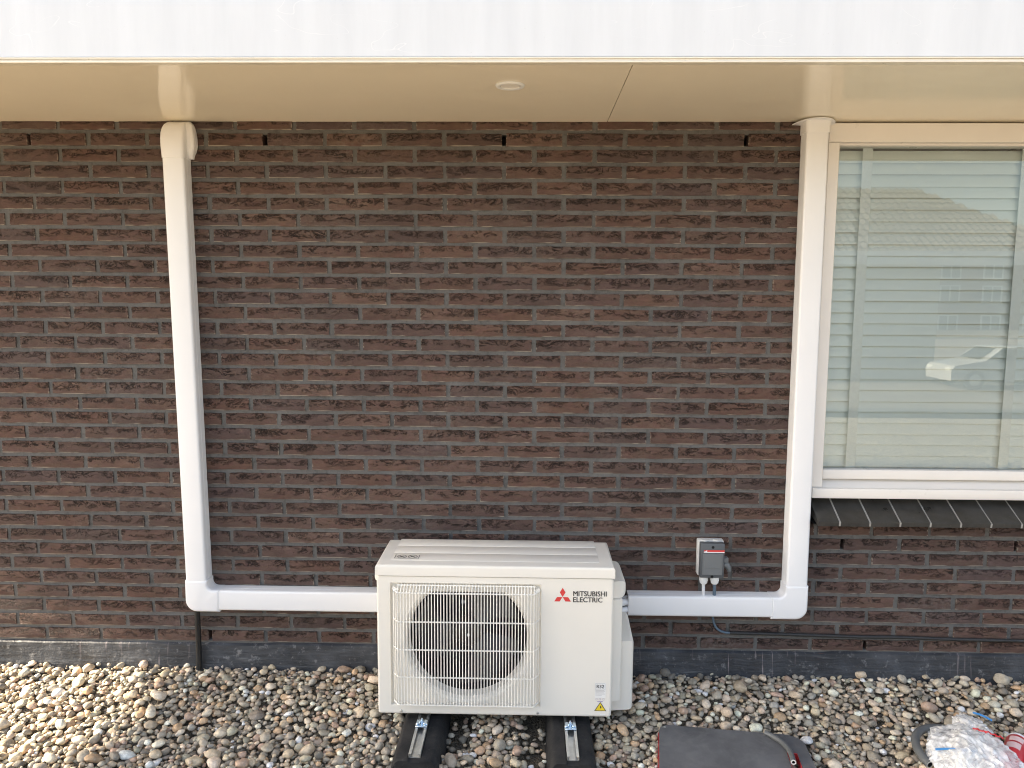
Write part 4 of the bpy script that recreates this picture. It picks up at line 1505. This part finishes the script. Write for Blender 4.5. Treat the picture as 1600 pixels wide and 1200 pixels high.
mb.build('hose', [MAT['tube_grey'], MAT['tube_inner'], MAT['black']], ho, 50, recalc=False)

# ------------------------------------------------------------------ tubing, bag and cans at the corner of the gravel bed
tb = thing('tube_coil', 'coil of grey corrugated tube beside the clear plastic bag', 'tube', (1.40, -0.47, 0.0))
ctr = Vector((1.415, -0.532, 0))
path = []
for i in range(40):
    a = R(199 - 140 * i / 39)
    path.append(Vector((ctr.x + 0.142 * math.cos(a), ctr.y + 0.142 * math.sin(a), 0.004 + .020 * math.sin(i / 39 * math.pi))))
mb = MB(); hollow(mb, path, 0.0135, 0.0095)
mb.build('tube', [MAT['tube_grey'], MAT['tube_inner'], MAT['black']], tb, 50, recalc=False)

bag = thing('plastic_bag', 'crumpled clear plastic bag of white packing with red print', 'bag', (1.48, -0.50, -0.02))
def crumple(cx, cy, cz, rx, ry, rz, seed, sub=5, amp=.30):
    bm_ = bmesh.new()
    bmesh.ops.create_icosphere(bm_, subdivisions=sub, radius=1.0)
    off = Vector((seed * 3.1, seed * 1.7, seed * 5.3))
    for v in bm_.verts:
        d = v.co.normalized()
        d2 = Vector((d.x * 1.0, d.y * 1.0, d.z * .5))
        w_ = mnoise.noise(d * 1.1 + off * 3) * .8
        n1 = mnoise.noise(d * 1.6 + off)
        n2 = 1 - abs(mnoise.noise(d * 3.2 + off * 2)) * 2
        n3 = 1 - abs(mnoise.noise(Vector((d.x * 9 + w_ * 4, d.y * 4.5, d.z * 5)) + off)) * 2.6
        k = 1 + amp * n1 + amp * .42 * n2 + amp * .20 * n3
        v.co = Vector((cx + d.x * rx * k, cy + d.y * ry * k, cz + d.z * rz * k))
    return bm_
mb = MB(); mb.bm(crumple(1.425, -0.555, 0.020, 0.118, 0.130, 0.058, 2, 6, .26))
mb.build('film', MAT['film'], bag, 40)
mb = MB(); mb.bm(crumple(1.512, -0.400, 0.022, 0.046, 0.062, 0.030, 5, 5, .35))
mb.build('bag_mouth', MAT['film'], bag, 40)
mb = MB()
mb.bm(crumple(1.420, -0.590, 0.006, 0.080, 0.070, 0.034, 8, 5, .45))
mb.bm(crumple(1.470, -0.500, 0.006, 0.055, 0.055, 0.030, 9, 5, .45))
mb.build('packing', MAT['tissue'], bag, 40)
for q in range(2):
    mb = MB()
    pts_ = [(1.536, -0.356, .058), (1.560, -0.372, .056), (1.585, -0.385, .046)] if q == 0 else [(1.305, -0.560, .045), (1.345, -0.583, .062), (1.40, -0.610, .072)]
    mb.tube(smooth_path(pts_, 5), 0.0036, 6)
    mb.build('zip_strip', MAT['blue_zip'], bag, 40)
mb = MB()
for x_, y_ in ((1.478, -0.478), (1.490, -0.489), (1.503, -0.494), (1.516, -0.508), (1.526, -0.520)):
    mb.tube(smooth_path([(x_ - .006, y_ + .008, .066), (x_, y_ - .004, .070), (x_ + .006, y_ + .004, .068), (x_ + .009, y_ - .008, .066)], 4), 0.0022, 5)
mb.build('red_print', MAT['bright_red'], bag, 40)

def can(label, p0, p1, rad, bands, group):
    p0, p1 = Vector(p0), Vector(p1)
    d = (p1 - p0).normalized()
    L_ = (p1 - p0).length
    t = thing('can', label, 'can', tuple(p0), group)
    up = Vector((0, 0, 1))
    ax = d.cross(up).normalized(); bx = ax.cross(d)
    for nm, mat_, a, b, dr in bands:
        m_ = MB()
        V, F = [], []
        prof_ = [(a, rad + dr - .0015), (a + .0015, rad + dr), (b - .0015, rad + dr), (b, rad + dr - .0015)]
        n_ = 40
        for h, r_ in prof_:
            for k in range(n_):
                an = 2 * math.pi * k / n_
                V.append(p0 + d * h + (ax * math.cos(an) + bx * math.sin(an)) * r_)
        for i in range(3):
            for k in range(n_):
                F.append((i * n_ + k, i * n_ + (k + 1) % n_, (i + 1) * n_ + (k + 1) % n_, (i + 1) * n_ + k))
        F.append(tuple(range(n_))); F.append(tuple(3 * n_ + k for k in range(n_)))
        m_.add(V, F)
        m_.build(nm, mat_, t, 50)
    # printed panels wrapped on the upper side
    for a, b, a0, a1, mat_ in ((.030, .062, 55, 125, MAT['pale_pink']), (.072, .112, 50, 120, MAT['pale_pink'])):
        m_ = MB()
        V, F = [], []
        for i in range(9):
            an = R(a0 + (a1 - a0) * i / 8)
            for h in (a, b):
                V.append(p0 + d * h + (ax * math.cos(an) + bx * math.sin(an)) * (rad + .0006))
        for i in range(8):
            F.append((2 * i, 2 * i + 1, 2 * i + 3, 2 * i + 2))
        m_.add(V, F)
        m_.build('printed_panel', mat_, t, 50)
    return t
GC = 'red and white cans by the bag'
can('red and white can lying against the clear plastic bag', (1.637, -0.446, 0.006), (1.470, -0.655, 0.006), 0.034,
    [('can_top', MAT['white_print'], 0.0, .014, -.001), ('can_body', MAT['bright_red'], .0145, .27, 0.0)], GC)
can('pink and white can behind the red one, mostly out of view', (1.712, -0.450, 0.004), (1.535, -0.672, 0.004), 0.032,
    [('can_top', MAT['white_print'], 0.0, .05, -.001), ('can_body', MAT['pink'], .0505, .27, 0.0)], GC)

# ------------------------------------------------------------------ the street behind the camera (seen in the window), plus an added unseen sun blocker
nb = thing('sun_blocker', 'unseen brick block on posts at the side, added to block the sun', 'house', (-12.5, -1.0, 0))  # added out of view: shades the wall, leaves the sun patch on the gravel
h_, el = 4.4, R(SUN_EL)
off = SUN_TRAVEL * (h_ / math.tan(el))
A = Vector((-1.42, 0, 0)) - off                      # under-edge that throws the shade line on the gravel
edge = Vector((0.26, 0.60, 0)).normalized()
a0 = A - edge * 1.45
b0 = A + edge * 9.0
inn = Vector((edge.y, -edge.x, 0))                    # towards the brick wall
def slab(mb_, p, q, depth, z0, z1, out_=0.0):
    V = [p + inn * -out_, q + inn * -out_, q + inn * depth, p + inn * depth]
    V = [Vector((v.x, v.y, z0)) for v in V] + [Vector((v.x, v.y, z1)) for v in V]
    mb_.add(V, [(0, 1, 2, 3), (4, 5, 6, 7), (0, 1, 5, 4), (1, 2, 6, 5), (2, 3, 7, 6), (3, 0, 4, 7)])
mb = MB(); slab(mb, a0, b0, 1.8, h_, 10.6)
mb.build('blocker_slab', MAT['far_brick'], nb, 0)  # main mass of the added blocker, keeps direct sun off the wall
mb = MB(); slab(mb, a0, b0 + edge * .3, 2.1, 10.6, 10.9, .3)
mb.build('flat_roof', MAT['bitumen'], nb, 0)  # cap on the added sun blocker
for tpos in (0.0, 10.7):
    mb = MB(); p = a0 + edge * tpos
    slab(mb, p, p + edge * .25, .25, STREET, h_)
    mb.build('blocker_post', MAT['white_paint'], nb, 0)  # holds the added blocker up so low sun passes beneath
for i in range(3):
    p = a0 + edge * (1.2 + 2.9 * i)
    q = p + edge * 1.6
    mb = MB()
    V = []
    for z in (5.6, 7.3):
        V += [p + inn * 1.82 + Vector((0, 0, z)), q + inn * 1.82 + Vector((0, 0, z))]
    mb.add([Vector(v) for v in V], [(0, 1, 3, 2)])
    mb.build('window', MAT['car_glass'], nb, 0)  # dark pane on the face of the added sun blocker

bg_ = thing('hip_roof_house', 'pale house across the street with grey tiled hip roof', 'house', (6.0, -24, STREET))
bx0, bx1, by0, by1, ez = -4.0, 16.6, -27.5, -20.6, 2.75
MB().box(bx0 + .5, bx1 - 4.3, by0 + .5, by1, STREET, ez).build('wall', MAT['pale_render'], bg_, 0)
MB().box(bx0 - .1, bx1 + .1, by1 + .45, by1 + .52, ez - .28, ez + .12).box(bx0 - .1, bx1 + .1, by1 + .0, by1 + .45, ez - .10, ez - .06).build('gutter_board', MAT['white_paint'], bg_, 0)
mb = MB()                                             # pantiles: rolled courses on the street-side slope, tapering to the hip
ry, rz = (by0 + by1) / 2, 5.15
nc, per_m = 12, 4.2
for c_ in range(nc):
    t0, t1 = c_ / nc, (c_ + 1.12) / nc
    yA = by1 + .45 + (ry - by1 - .45) * t0; zA = ez + (rz - ez) * t0 + .045
    yB = by1 + .45 + (ry - by1 - .45) * t1; zB = ez + (rz - ez) * t1
    xa, xb_ = bx0 + 3.6 * t0, bx1 - 3.6 * t0
    n_ = int((xb_ - xa) * per_m * 4)
    V, F = [], []
    for i in range(n_ + 1):
        x = xa + (xb_ - xa) * i / n_
        wv = .035 * math.sin(x * per_m * 2 * math.pi)
        V += [(x, yA, zA + wv - .05), (x, yA, zA + wv), (x, yB, zB + wv * .8)]
    for i in range(n_):
        F += [(3 * i, 3 * i + 3, 3 * i + 4, 3 * i + 1), (3 * i + 1, 3 * i + 4, 3 * i + 5, 3 * i + 2)]
    mb.add(V, F)
hipv = [(bx1, by1 + .45, ez), (bx1, by0, ez), (bx1 - 3.6, ry, rz), (bx0, by1 + .45, ez), (bx0, by0, ez), (bx0 + 3.6, ry, rz)]
mb.add(hipv, [(0, 1, 2), (3, 5, 4), (1, 4, 5, 2)])
mb.build('tiled_roof', MAT['roof_tile'], bg_, 40)
for x0_ in (-2.0, 1.5, 5.0):
    w_ = MB()
    for a, b, c_, d_ in ((0, 1.5, 0, .09), (0, 1.5, 1.31, 1.4), (0, .09, .09, 1.31), (1.41, 1.5, .09, 1.31), (.70, .79, .09, 1.31)):
        w_.box(x0_ + a, x0_ + b, by1 + .002, by1 + .06, .85 + c_, .85 + d_)
    w_ = w_.build('window', MAT['white_paint'], bg_, 0)
    MB().box(x0_ + .09, x0_ + 1.41, by1 + .01, by1 + .025, .94, 2.16).build('pane', MAT['car_glass'], w_, 0)

far = thing('terrace_house', 'red brick row of houses down the street', 'house', (50, -61, STREET))
MB().box(28.0, 74.0, -68, -60, STREET, 4.6).build('wall', MAT['far_brick'], far, 0)
mb = MB(); mb.add([(27.6, -59.6, 4.6), (74.4, -59.6, 4.6), (74.4, -64, 7.6), (27.6, -64, 7.6), (27.6, -68.4, 4.6), (74.4, -68.4, 4.6)], [(0, 1, 2, 3), (3, 2, 5, 4), (0, 3, 4), (1, 5, 2)])
mb.build('roof', MAT['roof_tile'], far, 0)
for i in range(13):
    for z_ in (-1.2, 1.2, 3.1):
        x0_ = 29.5 + 3.4 * i
        w_ = MB()
        for a, b, c_, d_ in ((0, 1.6, 0, .10), (0, 1.6, 1.3, 1.4), (0, .1, .1, 1.3), (1.5, 1.6, .1, 1.3), (.75, .85, .1, 1.3)):
            w_.box(x0_ + a, x0_ + b, -59.998, -59.9, z_ + c_, z_ + d_)
        w_ = w_.build('window', MAT['white_paint'], far, 0)
        MB().box(x0_ + .1, x0_ + 1.5, -59.99, -59.95, z_ + .1, z_ + 1.3).build('pane', MAT['car_glass'], w_, 0)

car = thing('parked_car', 'pale hatchback parked on the street across from the house', 'car', (13.15, -18.8, STREET + .02))
cx, cy, cz = 13.15, -18.8, STREET + .02
sidep = [(-2.05, .30), (-2.08, .62), (-1.95, .80), (-1.05, .98), (-0.45, 1.42), (0.9, 1.46), (1.65, 1.10), (1.98, 1.00), (2.05, .55), (2.0, .28)]
def hull(pts, ys):
    V, F = [], []
    n = len(pts)
    for y, k in ys:
        for x, z in pts:
            V.append((cx + x * (1 if z < .95 else k), cy + y, cz + z))
    m = len(ys)
    for j in range(m - 1):
        for i in range(n):
            F.append((j * n + i, j * n + (i + 1) % n, (j + 1) * n + (i + 1) % n, (j + 1) * n + i))
    F += [tuple(range(n)), tuple((m - 1) * n + i for i in range(n))]
    return V, F
mb = MB(); mb.add(*hull(sidep, [(-.84, .90), (-.72, 1), (.72, 1), (.84, .90)]))
mb.build('body', MAT['car_paint'], car, 40)
for s in (-.845, .845):
    mb = MB()
    V = [(cx - .92, cy + s, cz + 1.0), (cx + 1.35, cy + s, cz + 1.02), (cx + .80, cy + s * .995, cz + 1.36), (cx - .42, cy + s * .995, cz + 1.36)]
    mb.add(V, [(0, 1, 2, 3)])
    mb.build('side_window', MAT['car_glass'], car, 0)
mb = MB(); mb.add([(cx - 1.02, cy - .62, cz + 1.015), (cx - 1.02, cy + .62, cz + 1.015), (cx - .50, cy + .58, cz + 1.40), (cx - .50, cy - .58, cz + 1.40)], [(0, 1, 2, 3)])
mb.build('windscreen', MAT['car_glass'], car, 0)
for wx in (-1.3, 1.25):
    for wy in (-.80, .80):
        w_ = MB().lathe([(.20, -.10), (.30, -.10), (.33, -.07), (.33, .07), (.30, .10), (.20, .10)], (cx + wx, cy + wy, cz + .33), 'y', 24).build('wheel', MAT['tyre'], car, 40)
        MB().lathe([(0.0, -.102), (.20, -.095), (.20, .095), (0.0, .102)], (cx + wx, cy + wy, cz + .33), 'y', 20).build('rim', MAT['galv'], w_, 40)
for wy in (-.6, .6):
    MB().box(cx - 2.09, cx - 1.97, cy + wy - .16, cy + wy + .16, cz + .60, cz + .74, .03).build('headlight', MAT['lightgrey'], car, 40)
car.scale = (0.8, 0.8, 0.8)                              # a small city car
